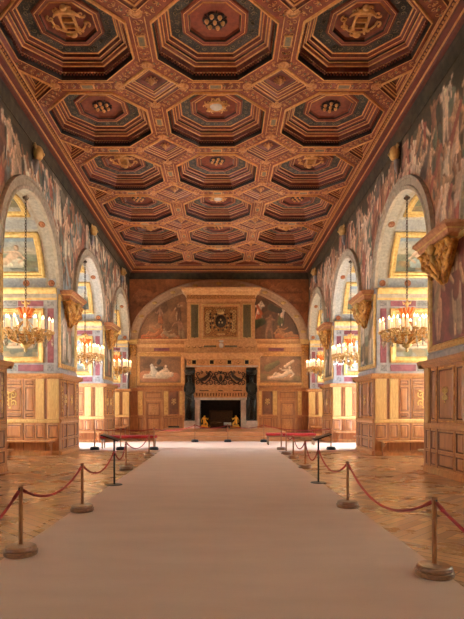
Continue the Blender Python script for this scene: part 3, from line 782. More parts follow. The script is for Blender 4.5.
def mk_figs(w,h,seed,mode,cl,kind='stand',n=2,res=34):
    cv,r=scene_canvas(w,h,seed,mode,cl,res=res)
    if kind=='stand':
        for i in range(n): stand(cv,w*(i+.5)/n+r.uniform(-.06,.06)*w,.05*h,h*r.uniform(.72,.9),r,cl)
    elif kind=='recline':
        for i in range(n): recline(cv,w*(i+.5)/n,h*(.3+.12*(i%2)),min(w/n*.9,h*1.1),r,cl,1 if i%2==0 else -1)
    elif kind=='both':
        recline(cv,w*.36,h*.22,h*.85,r,cl,1); stand(cv,w*.8,.1*h,h*.6,r,cl); stand(cv,w*.66,.15*h,h*.5,r,cl)
    cv.mottle(.2,.12,r); return cv
for s in (-1,1):
    for pi in (1,2,3,4):
        Y0=PIERS[pi][0] if pi<4 else 28.3
        sd_=SIDE[s]; nm=PO.get(pi,'last')
        # jamb dressing, facing the entrance end
        for dirn,Yj in ((-1,Y0),)+(((1,PIERS[pi][1]),) if pi<4 else ()):
            T=jambT(s,Yj,dirn)
            root=empty('marble_revetment',(s*(HX+.1),Yj,2.6))
            tag(root,'purple and grey marble bands on the %s side of the %s %s pier'%('near' if dirn<0 else 'far',nm,sd_) if pi<4 else 'purple and grey marble bands in the last recess by the far %s corner'%sd_,'marble facing','marble facings of the window recesses')
            b=MB(T); b.box(0,DEEP,2.53,4.80,0,.012); b.build('slab',grey_marble,root)
            for (nm_,m_,L_) in (('purple_inlay',purple,((.10,.29,2.86,4.54),(.42,1.2,2.60,2.80),(1.7,2.6,2.60,2.80),(.42,1.2,4.61,4.77),(1.75,2.6,4.61,4.77),(2.78,2.95,2.86,4.54))),('veined_inlay',dark_marble,((.10,.30,2.60,2.80),(.10,.30,4.61,4.77),(1.25,1.65,2.60,2.80),(1.25,1.7,4.61,4.77)))):
                for a_,b_2,c_,d_ in L_:
                    b=MB(T); b.panel(a_,b_2,c_,d_,[(0,.012),(0,.022),(.012,.022)],[0,0],0); b.build(nm_,m_,root)
            # impost cornice
            b=MB(T); b.extrude_profile([(4.80,.0),(4.80,.04),(4.85,.05),(4.86,.07),(4.98,.07),(5.0,.09),(5.04,.12),(5.10,.14),(5.16,.14),(5.18,.0)],-.0,DEEP,[1,1,1,0,1,1,1,1,1]); b.build('impost_cornice',[stone,gold],root)
            if dirn<0:
                seed+=1
                cv=mk_figs(1.9,1.35,seed,'land',CL_COOL,'recline' if pi!=3 else 'both',1 if pi!=2 else 2)
                picture(T,.40,2.68,2.86,4.54,.012,.19,cv,'gilt-framed landscape fresco with reclining figure in the %s recess on the %s'%({1:'hidden nearest',2:'first visible',3:'second visible',4:'last'}[pi],sd_),'painting','gilt framed frescoes in the window recesses',(s*(HX+1.5),Yj,3.7))
        # vault pictures seen above
        yc=BAYS[pi] 
        for (ta,tb,ua,ub,w_) in ((9,48,.36,2.7,'lower'),(63,117,.42,2.6,'crown')):
            seed+=1; fw=.19
            cv=mk_figs(2.1,1.3,seed,'land',CL_COOL if w_=='lower' else CL_OCHRE,'recline',1)
            root=empty('vault_fresco',(s*(HX+1.5),yc,6)); tag(root,'curved gilt-framed fresco on the %s of the %s vaulted recess on the %s'%('far haunch' if w_=='lower' else 'crown',{1:'nearest',2:'second',3:'third',4:'last'}[pi] ,sd_),'painting','gilt framed frescoes on the recess vaults')
            def VP(a,u,w,yc=yc,s=s): 
                t=math.radians(180-a); R=AR-w; return (s*(HX+u),yc-math.cos(t)*R,ZS+math.sin(t)*R)
            NA=16; b=MB()
            da=math.degrees(fw/AR)
            prfs=[(0,0),(0,.05),(.25,.08),(.5,.045),(.75,.055),(1,.01)]
            outs=[]
            for d,w in prfs:
                a0,a1=ta+da*d,tb-da*d; u0,u1=ua+fw*d,ub-fw*d; ring=[]
                ring+=[(u0,a0+(a1-a0)*i/NA) for i in range(NA)]
                ring+=[(u0+(u1-u0)*i/4,a1) for i in range(4)]
                ring+=[(u1,a1+(a0-a1)*i/NA) for i in range(NA)]
                ring+=[(u1+(u0-u1)*i/4,a0) for i in range(4)]
                outs.append([VP(a,u,w) for u,a in ring])
            b.rings(outs,[0,0,1,1,0]); b.build('frame',[frame_gold,frame_gold],root)
            a0,a1,u0,u1=ta+da,tb-da,ua+fw,ub-fw
            surf_grid('canvas',60,40,lambda A,B: [VP(a0+(a1-a0)*q_,u0+(u1-u0)*p_,.012) for p_,q_ in zip(A,B)],lambda A,B: cv.sample(A*cv.w,B*cv.h),root)
        # round rosettes on the soffit
        for j,(a,u) in enumerate(((4.5,.17),(4.5,.95),(4.5,2.2),(55,.17),(55,1.5),(30,.15) if False else (125,.17),(175,.17))):
            t=math.radians(180-a); n_=Vector((0,math.cos(t),-math.sin(t))); n_=Vector((0,-(-math.cos(t)),-math.sin(t)))
            c=Vector((s*(HX+u),yc-math.cos(t)*AR,ZS+math.sin(t)*AR)); inward=(Vector((c.x,yc,ZS))-c).normalized()
            e1=Vector((1,0,0)); e2=inward.cross(e1); b=MB()
            pr=[(.10,0),(.10,.02),(.08,.035),(.05,.02),(.03,.04),(.005,.045)]
            vs=[tuple(c+e1*(r_*math.cos(2*PI*i/14))+e2*(r_*math.sin(2*PI*i/14))+inward*h_) for r_,h_ in pr for i in range(14)]
            b.rings([vs[k*14:(k+1)*14] for k in range(len(pr))],None,True)
            b.build('soffit_rosette',disc_brown,wall_parent[s])
        if pi<4:
            Y0,Y1=PIERS[pi]; T=frontT(s,Y0)
            b=MB(T); b.box(0,Y1-Y0,2.53,5.25,0,.012,0); b.extrude_profile([(2.53,.012),(2.53,.06),(2.66,.06),(2.69,.03),(2.69,.012)],0,Y1-Y0); b.build('pier_facing',grey_marble,wall_parent[s])
            seed+=1
            cv=mk_figs(1.7,2.1,seed,pt_front[(s,pi)],CL_WARM if s>0 else CL_COOL,'stand',2)
            desc={(-1,1):'at the left picture edge',(-1,2):'with standing figures beside the nearest left chandelier',(-1,3):'on the third left pier, small and far',(1,1):'with red ground on the nearest right pier',(1,2):'on the second right pier beside the nearest right chandelier',(1,3):'on the third right pier, small and far'}[(s,pi)]
            picture(T,.05,Y1-Y0-.05,2.72,5.0,.012,.15,cv,'tall gilt-framed fresco '+desc,'painting','gilt framed frescoes on the pier fronts',(s*HX,(Y0+Y1)/2,3.8))
            if not (s<0 and pi==1): console(s,Y0,Y1,'gilded scrollwork capital under the fresco wall on the %s %s pier'%(PO[pi],sd_))
        # mask at the crown of the arch
        root=empty('gilded_mask',(s*HX,yc,8.1)); tag(root,'small gilded mask under the ceiling cornice above the %s arch on the %s'%({1:'nearest',2:'second',3:'third',4:'last'}[pi],sd_),'mask','gilded masks over the arches')
        T=frame((s*HX,yc,0),(0,1,0),(-s,0,0)); b=MB(T)
        b.ball((0,8.34,.14),(.17,.2,.14),0,12,8); b.ball((0,8.3,.28),(.035,.05,.04),0); b.ball((-.05,8.38,.22),(.03,.02,.02),0); b.ball((.05,8.38,.22),(.03,.02,.02),0); b.ball((0,8.2,.18),(.07,.05,.06),0)
        b.build('face',gold,root,smooth=True)
        b=MB(T)
        for sg in (-1,1): b.spiral(sg*.14,8.46,.12,.08,1.2,0,sg,.035); b.tube([(sg*.1,8.45,.1),(sg*.2,8.5,.12),(sg*.24,8.42,.1)],[.04,.035,.015],6)
        b.build('horn',gold,root,smooth=True)
        b=MB(T); b.tube([(0,8.16,.06),(.03,7.95,.07),(0,7.78,.05)],[.1,.07,.03],7); b.build('drapery',grey_marble,root,smooth=True)
# ================================================================ END WALL
EY=YF
def ex(px,Y=YF): return (px-221.5)/F*Y+CX
def ez(py,Y=YF): return CZ+(409-py)/F*Y
TE=frame((0,EY,0),(1,0,0),(0,-1,0))
XL,XR=-4.93,4.93
# elliptical arch ring
b=MB(TE); N=64; rs=[(4.93,3.32,0),(4.93,3.32,.10),(4.86,3.25,.13),(4.80,3.19,.10),(4.56,2.98,.10),(4.52,2.94,.14),(4.45,2.87,.13),(4.42,2.84,0)]
vs=[];fs=[]
for i in range(N+1):
    t=PI*i/N
    for a,c,w in rs: vs.append((-math.cos(t)*a,ZE+math.sin(t)*c,w))
R=len(rs)
for i in range(N):
    for j in range(R-1): fs.append((i*R+j,(i+1)*R+j,(i+1)*R+j+1,i*R+j+1))
b.add(vs,fs,0); b.build('arch_moulding',stone_end,ew)
b=MB(TE)
for t in [PI*(i+.5)/11 for i in range(11)]:
    x,z=-math.cos(t)*4.68,ZE+math.sin(t)*3.085; b.ball((x,z,.12),(.16,.09,.05),0,8,5)
b.build('arch_boss',gold,ew,smooth=True)
# lunette fresco and corner spandrels
def col_strip(name,xs,lo,hi,cv,w,parent,x0,z0,nv=50):
    B=np.linspace(0,1,nv+1); L=np.array([lo(x) for x in xs]); H=np.array([hi(x) for x in xs]); X=np.repeat(np.array(xs)[None,:],nv+1,0); Z=L[None,:]+(H-L)[None,:]*B[:,None]
    mb=MB(TE); mb.v=[TE(float(a),float(c),w) for a,c in zip(X.ravel(),Z.ravel())]; n=len(xs)
    mb.f=[[j*n+i,j*n+i+1,(j+1)*n+i+1,(j+1)*n+i] for j in range(nv) for i in range(n-1)]; mb.m=[0]*len(mb.f)
    return mb.build(name,paint,parent,cols=cv.sample(X.ravel()-x0,Z.ravel()-z0),fixn=False)
ell=lambda x,a,c: ZE+c*math.sqrt(max(0,1-(x/a)**2))
for sd_,xa,xb,sg in (('left',-4.43,-1.75,-1),('right',1.75,4.43,1)):
    cv,r=scene_canvas(2.8,3.0,71 if sg<0 else 77,'ochre' if sg<0 else 'dark',CL_OCHRE,res=34)
    if sg<0:
        recline(cv,.9,.25,1.3,r,[srgb(186,96,54)],-1,srgb(190,116,70)); stand(cv,2.35,.05,1.1,r,[srgb(160,130,96)]); recline(cv,1.7,.2,1.0,r,CL_OCHRE,1,srgb(180,144,108)); stand(cv,1.2,.9,.9,r,CL_OCHRE); stand(cv,2.2,1.1,.9,r,[srgb(110,80,60)])
    else:
        stand(cv,1.0,.05,1.35,r,[srgb(196,160,120)]); stand(cv,.4,.9,1.2,r,[srgb(176,88,48)]); recline(cv,1.9,.25,1.3,r,[srgb(180,104,60)],1,srgb(180,120,76)); cv.limb(.1,.8,.6,1.0,.25,.2,srgb(74,76,44)); stand(cv,1.7,.8,1.0,r,CL_OCHRE); cv.limb(1.1,1.8,1.6,1.6,.2,.15,srgb(70,62,44))
    cv.mottle(.2,.15,r); cv.mottle(.12,.06,r)
    root=empty('lunette_fresco',((xa+xb)/2,EY,ZE)); tag(root,'arched brown and orange fresco on the %s side of the chimney breast'%sd_,'painting','frescoes on the end wall')
    col_strip('canvas',lin(xa,xb,90),lambda x: ZE+.02,lambda x: ell(x,4.43,2.85),cv,.02,root,xa,ZE)
    # spandrel
    cv,r=scene_canvas(2.6,2.0,81+sg,'ochre',CL_OCHRE,res=34); cv.a*=np.array([1.3,1.0,.8])[None,None,:]
    for q in range(5): recline(cv,r.uniform(.2,2.2),r.uniform(.3,1.5),.9,r,[srgb(130,80,50)],1,srgb(164,106,68))
    cv.mottle(.2,.15,r)
    x0,x1=(-4.93,-2.2) if sg<0 else (2.2,4.93)
    root=empty('spandrel_fresco',((x0+x1)/2,EY,8)); tag(root,'small orange brown painting in the upper %s corner above the end arch'%sd_,'painting','frescoes on the end wall')
    col_strip('canvas',lin(x0,x1,80),lambda x: ell(x,4.9,3.28),lambda x: 8.6,cv,.02,root,x0,6.6,36)
    # entablature band under the lunette
    xa2,xb2=(-4.6,-1.7) if sg<0 else (1.7,4.6)
    root=empty('end_entablature',((xa2+xb2)/2,EY,4.7)); tag(root,'gilt moulded band with small red tablet between the frescoes, %s of the chimney breast'%sd_,'cornice')
    b=MB(TE); b.extrude_profile([(4.50,0),(4.50,.06),(4.56,.10),(4.60,.06),(4.82,.06),(4.86,.10),(4.95,.14),(5.02,.16),(5.06,.1),(5.08,.12),(5.2,.14),(5.24,.2),(5.28,.2),(5.28,0)],xa2,xb2,[0,1,1,0,1,1,1,1,0,0,1,1,1]); b.build('moulding',[oak,mantel_gold],root)
    xm=(xa2+xb2)/2; b=MB(TE); b.box(xm-.42,xm+.42,4.63,4.79,.06,.085); b.build('red_tablet',purple,root)
    # corner pilaster capital
    root=empty('corner_capital',(sg*4.7,EY,4.3)); tag(root,'gilded scroll capital at the foot of the end arch on the %s'%sd_,'capital'); T=frame((sg*4.72,EY,0),(1,0,0),(0,-1,0))
    b=MB(T); b.box(-.24,.24,5.0,5.1,0,.24); b.box(-.28,.28,5.1,5.24,0,.3); b.build('abacus',gold,root,bevel=.02)
    b=MB(T)
    for g_ in (-1,1): b.spiral(g_*.13,4.85,.16,.1,1.4,PI/2,g_,.035); b.spiral(g_*.09,4.6,.12,.08,1.4,0,g_,.03)
    for i in range(10): b.ball((random.Random(i).uniform(-.15,.15),4.4+.05*i,.1),(.05,.07,.06))
    b.build('volute',gold_carved,root,smooth=True)
    b=MB(T); b.box(-.17,.17,2.6,4.95,0,.08,0); b.panel(-.13,.13,2.7,4.3,[(0,.08),(0,.09),(.03,.07)],[1,1],2); b.build('shaft',[old_gold,gold,oak_mid],root)
    # framed painting
    if sg<0: u0,u1=ex(137),ex(184)
    else: u0,u1=ex(257),ex(304)
    cv,r=scene_canvas(2.1,1.45,91+sg,'ochre',[srgb(176,120,84)],res=40)
    if sg<0:
        cv.limb(.25,.35,1.8,.3,.3,.25,srgb(186,120,84),.8); recline(cv,.95,.42,1.35,r,[srgb(206,176,146)],-1,srgb(224,196,166)); cv.limb(.75,.5,.6,.95,.18,.08,srgb(226,208,186)); cv.limb(1.0,.4,1.6,.45,.2,.14,srgb(222,198,170)); cv.limb(.95,1.1,1.0,1.2,.1,.1,srgb(70,52,40)); cv.limb(.9,.75,1.1,.8,.09,.1,srgb(84,66,50))
    else:
        cv.limb(.1,.3,2.0,.2,.2,.15,srgb(120,96,60),.8); recline(cv,1.15,.35,1.35,r,[srgb(180,130,90)],-1,srgb(222,190,156)); cv.limb(.4,.8,.9,1.1,.2,.12,srgb(110,96,60)); cv.limb(1.3,.9,1.7,1.2,.08,.07,srgb(214,180,146)); cv.limb(1.2,.4,.55,.25,.1,.05,srgb(226,196,166))
    cv.mottle(.15,.12,r)
    picture(TE,u0,u1,2.72,4.5,.02,.17,cv,'framed fresco of a pale reclining nude %s'%('on brown cloth, left of the fireplace' if sg<0 else 'with raised arm, right of the fireplace'),'painting','frescoes on the end wall',((u0+u1)/2,EY,3.6),fm=old_gold,res=.035)
# wainscot of end wall with doors
def fx(px): return ex(px)
doorX={-1:(fx(144.5),fx(163)),1:(fx(278),fx(296.5))}
dn=0
for sg in (-1,1):
    side=SIDE[sg]; xa,xb=(-4.95,-2.0) if sg<0 else (2.0,4.95)
    d0,d1=doorX[sg]
    root=empty('end_wainscot',((xa+xb)/2,EY,0)); tag(root,'oak panelling with gilt pilasters around the doorway on the %s of the end wall'%side,'wainscot')
    b=MB(TE); b.box(xa,d0,0,2.5,0,.08); b.box(d1,xb,0,2.5,0,.08); b.box(d0,d1,1.95,2.5,0,.08); b.build('panelling',oak_mid,root)
    b=MB(TE); b.extrude_profile([(2.42,.06),(2.44,.12),(2.5,.16),(2.56,.2),(2.6,.2),(2.61,0)],xa,xb); b.build('cap_rail',oak_mid,root)
    for (a,c) in ((xa,d0-.02),(d1+.02,xb)):
        b=MB(TE); b.extrude_profile([(1.0,.06),(1.0,.11),(1.05,.13),(1.1,.11),(1.1,.06)],a,c); b.build('chair_rail',oak,root)
        b=MB(TE); b.extrude_profile([(0,.06),(0,.13),(.12,.13),(.15,.08)],a,c); b.build('plinth',oak,root)
    if sg<0: pil=[(138,143),(164,168.4),(179.6,183.5)]; emb=(169.5,178.5)
    else: pil=[(256.8,261.5),(272.6,277),(297.5,301.5)]; emb=(262.6,272)
    for a,c in pil:
        b=MB(TE); b.box(fx(a),fx(c),1.1,2.42,.08,.11); b.box(fx(a)+.03,fx(c)-.03,1.14,2.38,.11,.118,1); b.build('pilaster',[pale_gilt_lit,gold],root)
        b=MB(TE); raised(b,fx(a),fx(c),.2,.95,.08); b.build('lower_panel',WM,root)
    b=MB(TE); raised(b,fx(emb[0]),fx(emb[1]),1.15,2.4,.08,2,2); e=b.build('upper_panel',[oak_mid,oak_line,oak_line],root)
    b=MB(TE); emblem(b,(fx(emb[0])+fx(emb[1]))/2,1.85,.1,.8); b.build('carved_emblem',gold,e)
    b=MB(TE); raised(b,fx(emb[0]),fx(emb[1]),.2,.95,.08); b.build('lower_panel',WM,root)
    # door
    dn+=1; dr=struct(empty('door_%d'%dn,((d0+d1)/2,EY,0)))
    b=MB(TE); b.box(d0,d0+.1,0,1.95,0,.12); b.box(d1-.1,d1,0,1.95,0,.12); b.box(d0,d1,1.85,1.95,0,.12); b.build('door_frame',oak,dr)
    b=MB(TE); b.box(d0+.1,d1-.1,0,1.85,.0,.05,0)
    raised(b,d0+.16,d1-.16,1.05,1.78,.05); raised(b,d0+.16,d1-.16,.12,.95,.05); b.build('door_leaf',[oak_mid,oak,oak_line,oak,oak],dr)
    b=MB(TE); emblem(b,(d0+d1)/2,1.42,.06,1.1); emblem(b,(d0+d1)/2,.5,.06,1.1); b.build('door_carving',old_gold,dr)
    b=MB(TE); raised(b,d0+.05,d1-.05,2.0,2.38,.08); b.build('over_door_panel',WM,dr)
b=MB(TE); b.box(fx(168.5),fx(179.5),.12,.5,.09,.14,0)
for i in range(6): b.box(fx(168.5)+.04,fx(179.5)-.04,.16+.055*i,.18+.055*i,.14,.15,1)
o=b.build('floor_vent',[soot,black_metal],None); tag(o,'black vent grille low in the panelling left of the fireplace','vent')

# ================================================================ FIREPLACE
fy=27.75   # front plane of the chimney breast
fp=empty('fireplace',(0,28.2,.0)); tag(fp,'monumental gilded stone fireplace with carved overmantel on the end wall','fireplace')
TF=frame((0,fy,0),(1,0,0),(0,-1,0))
X_=lambda px: ex(px,fy); Z_=lambda py: ez(py,fy)
back=fy-YF
def FB(x0,x1,z0,z1,w0,w1,m=0,b=None):
    b=b or MB(TF); b.box(X_(x0),X_(x1),Z_(z1),Z_(z0),w0,w1,m); return b
# body of the overmantel
b=FB(187,255,299,341,back,0); b.build('overmantel',mantel_gold,fp)
b=MB(TF); x0,x1=X_(187),X_(255)
cor=[(Z_(301.5),0),(Z_(301),.03),(Z_(299.5),.04),(Z_(299),.02),(Z_(295),.02),(Z_(294.6),.08),(Z_(293.5),.12),(Z_(292),.14),(Z_(290.5),.26),(Z_(288.5),.3),(Z_(288),.28)]
outs=[[(x0-w*1.1,v,back),(x1+w*1.1,v,back),(x1+w*1.1,v,w),(x0-w*1.1,v,w)] for v,w in cor]
b.rings(outs,[0,0,0,1,0,0,0,0,0,0],True,0); b.build('top_cornice',[mantel_gold,mantel_carved],fp)
# side bronze panels with pilaster edges
for a,c in ((189.5,200),(241.5,252.5)):
    b=MB(TF); b.panel(X_(a),X_(c),Z_(339),Z_(303),[(0,0),(0,.05),(.05,.06),(.07,.03),(.09,.03)],[0,0,1,1],2); pn=b.build('side_panel',[mantel_gold,gold,verdigris],fp)
    m_=MB(TF); xc=(X_(a)+X_(c))/2
    for i in range(7):
        zz=Z_(337)+i*.26; m_.ball((xc,zz,.04),(.05,.09,.03),0,6,4); m_.spiral(xc-.1,zz+.1,.04,.06,1,0,1,.014); m_.spiral(xc+.1,zz+.1,.04,.06,1,PI,-1,.014)
    m_.build('grotesque',verdigris,pn,smooth=True)
# central relief
b=MB(TF); b.panel(X_(200.8),X_(240.5),Z_(340),Z_(303.5),[(0,0),(0,.09),(.05,.11),(.10,.10),(.14,.05),(.17,.03)],[0,0,1,0,0],2); rf=b.build('relief_frame',[mantel_gold,gold,mantel_carved],fp)
b=MB(TF); cx=X_(220.7); cz=Z_(322)
b.ball((cx,cz+.02,.06),(.3,.34,.08),1,14,8); b.ball((cx,cz+.5,.08),(.2,.12,.08),0)
for i in range(5): b.ball((cx-.2+.1*i,cz+.62,.1),(.03,.05,.03),0,6,4)
for i,(dx,dz) in enumerate(((0,.1),(-.08,-.05),(.08,-.05))): b.ball((cx+dx,cz+dz,.14),(.045,.06,.03),0,6,4)
for sg in (-1,1):
    for i in range(11):
        a=PI/2+sg*PI*i/11; b.ball((cx+.43*math.cos(a),cz+.46*math.sin(a),.07),(.055,.055,.05),0 if i%2 else 1,7,5)
    for i in range(7):
        zz=cz-.5+i*.17; b.spiral(cx+sg*.7,zz,.06,.11,1.3,i,sg,.03); b.ball((cx+sg*.55,zz+.05,.06),(.05,.07,.05),1 if i%3 else 0,7,5)
b.ball((cx-.1,cz-.66,.08),(.13,.06,.06),2); b.ball((cx+.12,cz-.66,.08),(.13,.06,.06),2)
b.tube([(cx-.75,cz-.82,.05),(cx+.75,cz-.82,.05)],.025,6,0)
b.build('coat_of_arms',[gold,bronze_relief,gold],rf,smooth=True)
# base block with crescents
b=FB(184.5,257,341,352.5,back,.08); bl=b.build('attic_block',mantel_gold,fp,bevel=.015)
b=MB(TF)
for px in (188,194,200,240.5,246.5,252.5):
    x=X_(px); z=Z_(347); b.tube([(x+.1*math.cos(a),z+.08*math.sin(a)+.03,.09) for a in lin(PI*1.0,PI*2.0,8)],[.008,.015,.025,.03,.032,.03,.025,.015,.008],5,0)
for i in range(12): b.ball((X_(205+2.0*i if i<6 else 214+2.0*i),Z_(346.5),.09),(.07,.06,.03),1,6,4)
b.build('crescent_relief',[mantel_carved,verdigris],bl,smooth=True)
b=MB(TF); b.ball((X_(221.3),Z_(345.5),.12),(.13,.16,.07),0,10,6); b.ball((X_(221.3),Z_(341.5),.12),(.15,.05,.07),0,8,5); b.build('white_badge',white_marble,bl,smooth=True)
# mantel shelf entablature
b=MB(TF); x0,x1=X_(187),X_(257)
cor=[(Z_(367.3),.30),(Z_(366.3),.32),(Z_(366),.28),(Z_(359.5),.28),(Z_(359),.34),(Z_(357.5),.38),(Z_(356),.44),(Z_(354),.5),(Z_(353.2),.5),(Z_(352.6),.4)]
outs=[[(x0-(w-.28)*1.5,v,back),(x1+(w-.28)*1.5,v,back),(x1+(w-.28)*1.5,v,w),(x0-(w-.28)*1.5,v,w)] for v,w in cor]
b.rings(outs,[1,1,0,0,0,0,0,0,0],True,0,True); en=b.build('mantel_shelf',[mantel_gold,white_marble],fp)
b=MB(TF)
for px in (194.4,211.9,229.3,246.5):
    x=X_(px); z=Z_(362.7); b.panel(x-.14,x+.14,z-.14,z+.14,[(0,.28),(0,.33),(.04,.33),(.05,.29)],[0,0,1],1)
for px in (190,202.8,220.6,238,251.5):
    x=X_(px); z=Z_(362.7); b.tube([(x+.09*math.cos(a),z+.07*math.sin(a),.3) for a in lin(PI,2*PI,7)],.02,5,2); b.ball((x,z+.06,.3),(.03,.05,.02),2,6,4)
b.build('metope',[gold,soot,mantel_carved],en)
# carved frieze with bronze reliefs
b=FB(195,246,367.3,389.5,back,.12); fr=b.build('frieze',mantel_gold,fp)
r=random.Random(9); b=MB(TF)
zc_=Z_(378.3)
for cx_ in (X_(204.5),X_(220.6),X_(236.7)):
    mid=abs(cx_-X_(220.6))<.1; wd=.36 if mid else .52
    if mid:
        b.ball((cx_,zc_-.02,.16),(.10,.2,.07)); b.ball((cx_,zc_+.28,.17),(.07,.08,.07))
    else:
        g_=1 if cx_<X_(220) else -1
        b.tube([(cx_-g_*.3,zc_-.12,.15),(cx_,zc_-.05,.18),(cx_+g_*.2,zc_+.12,.18),(cx_+g_*.26,zc_+.28,.17)],[.07,.11,.09,.06],7); b.ball((cx_+g_*.3,zc_+.33,.17),(.08,.06,.06))
    for g_ in (-1,1):
        for (dx,dz,r_,t_) in ((.62,.22,.12,1.3),(.62,-.22,.13,1.4),(.95,.0,.10,1.2),(.3,.3,.08,1.1),(.3,-.3,.08,1.1)):
            b.spiral(cx_+g_*wd*dx,zc_+dz,.14,r_,t_,dx*7,g_,.03)
        b.tube([(cx_,zc_-.3,.14),(cx_+g_*wd*.5,zc_-.1,.16),(cx_+g_*wd*.9,zc_+.25,.14)],[.03,.045,.02],6)
b.build('bronze_relief',bronze_relief,fr,smooth=True)
b=MB(TF); b.extrude_profile([(Z_(400),.1),(Z_(400),.16),(Z_(398.5),.17),(Z_(397.6),.16),(Z_(396.5),.16),(Z_(393),.17),(Z_(392.5),.24),(Z_(391),.26),(Z_(389.5),.26),(Z_(389),.1)],X_(193.5),X_(247.5),[1,1,1,0,0,0,0,0,0]); lt=b.build('lintel',[mantel_gold,white_marble],fp)
b=MB(TF)
for i in range(18):
    x=X_(195.5)+(X_(245.5)-X_(195.5))*(i+.5)/18; b.box(x-.035,x+.035,Z_(396.5),Z_(393),.165,.19,0); b.box(x-.012,x+.012,Z_(396),Z_(393.4),.19,.2,1)
for px in (202,206.5,220.5,235,239.5): b.box(X_(px)-.12,X_(px)+.12,Z_(391.2),Z_(390.4),.26,.27,1)
b.build('dentil',[mantel_carved,soot],lt)
# opening
for a,c in ((195,200.2),(240.8,246)):
    b=FB(a,c,400,428.6,back,.14); b.box(X_(a)+.05,X_(c)-.05,Z_(427),Z_(402),.14,.155); b.build('marble_jamb',white_marble,fp,bevel=.01)
b=MB(TF); x0,x1=X_(200.2),X_(240.8); b.box(x0,x1,.4,Z_(399),back+.01,back+.05,0)
b.box(x0-.02,x0,.4,Z_(399),back,.1,0); b.box(x1,x1+.02,.4,Z_(399),back,.1,0); b.box(x0,x1,.4,.43,back,.0,0); b.box(x0,x1,Z_(400),Z_(399),back,.1,0); b.build('firebox',soot,fp)
b=MB(TF); b.panel(X_(209),X_(233),.5,1.35,[(0,back+.05),(0,back+.1),(.05,back+.12),(.09,back+.08)],[0,0,0],0); b.build('fireback',bronze_relief,fp)
# side blocks behind statues (dark recess) and outer gilt strips
for sg,(a,c) in ((-1,(184.5,195)),(1,(246,257))):
    b=FB(a,c,367.3,421,back,-.35); b.build('niche_back',bronze_relief,fp)
    o1,o2=((182.5,184.6) if sg<0 else (257,259)); b=FB(o1,o2,356,430,back,0); b.build('side_pier',mantel_gold,fp)
    b=FB(a,c,420.5,429.2,back,.35); b.build('pedestal',white_marble,fp,bevel=.015)
# chimney back wall panelling behind: fill
b=FB(184,258,341,430,back,back+.02); b.build('backing',oak_mid,fp)

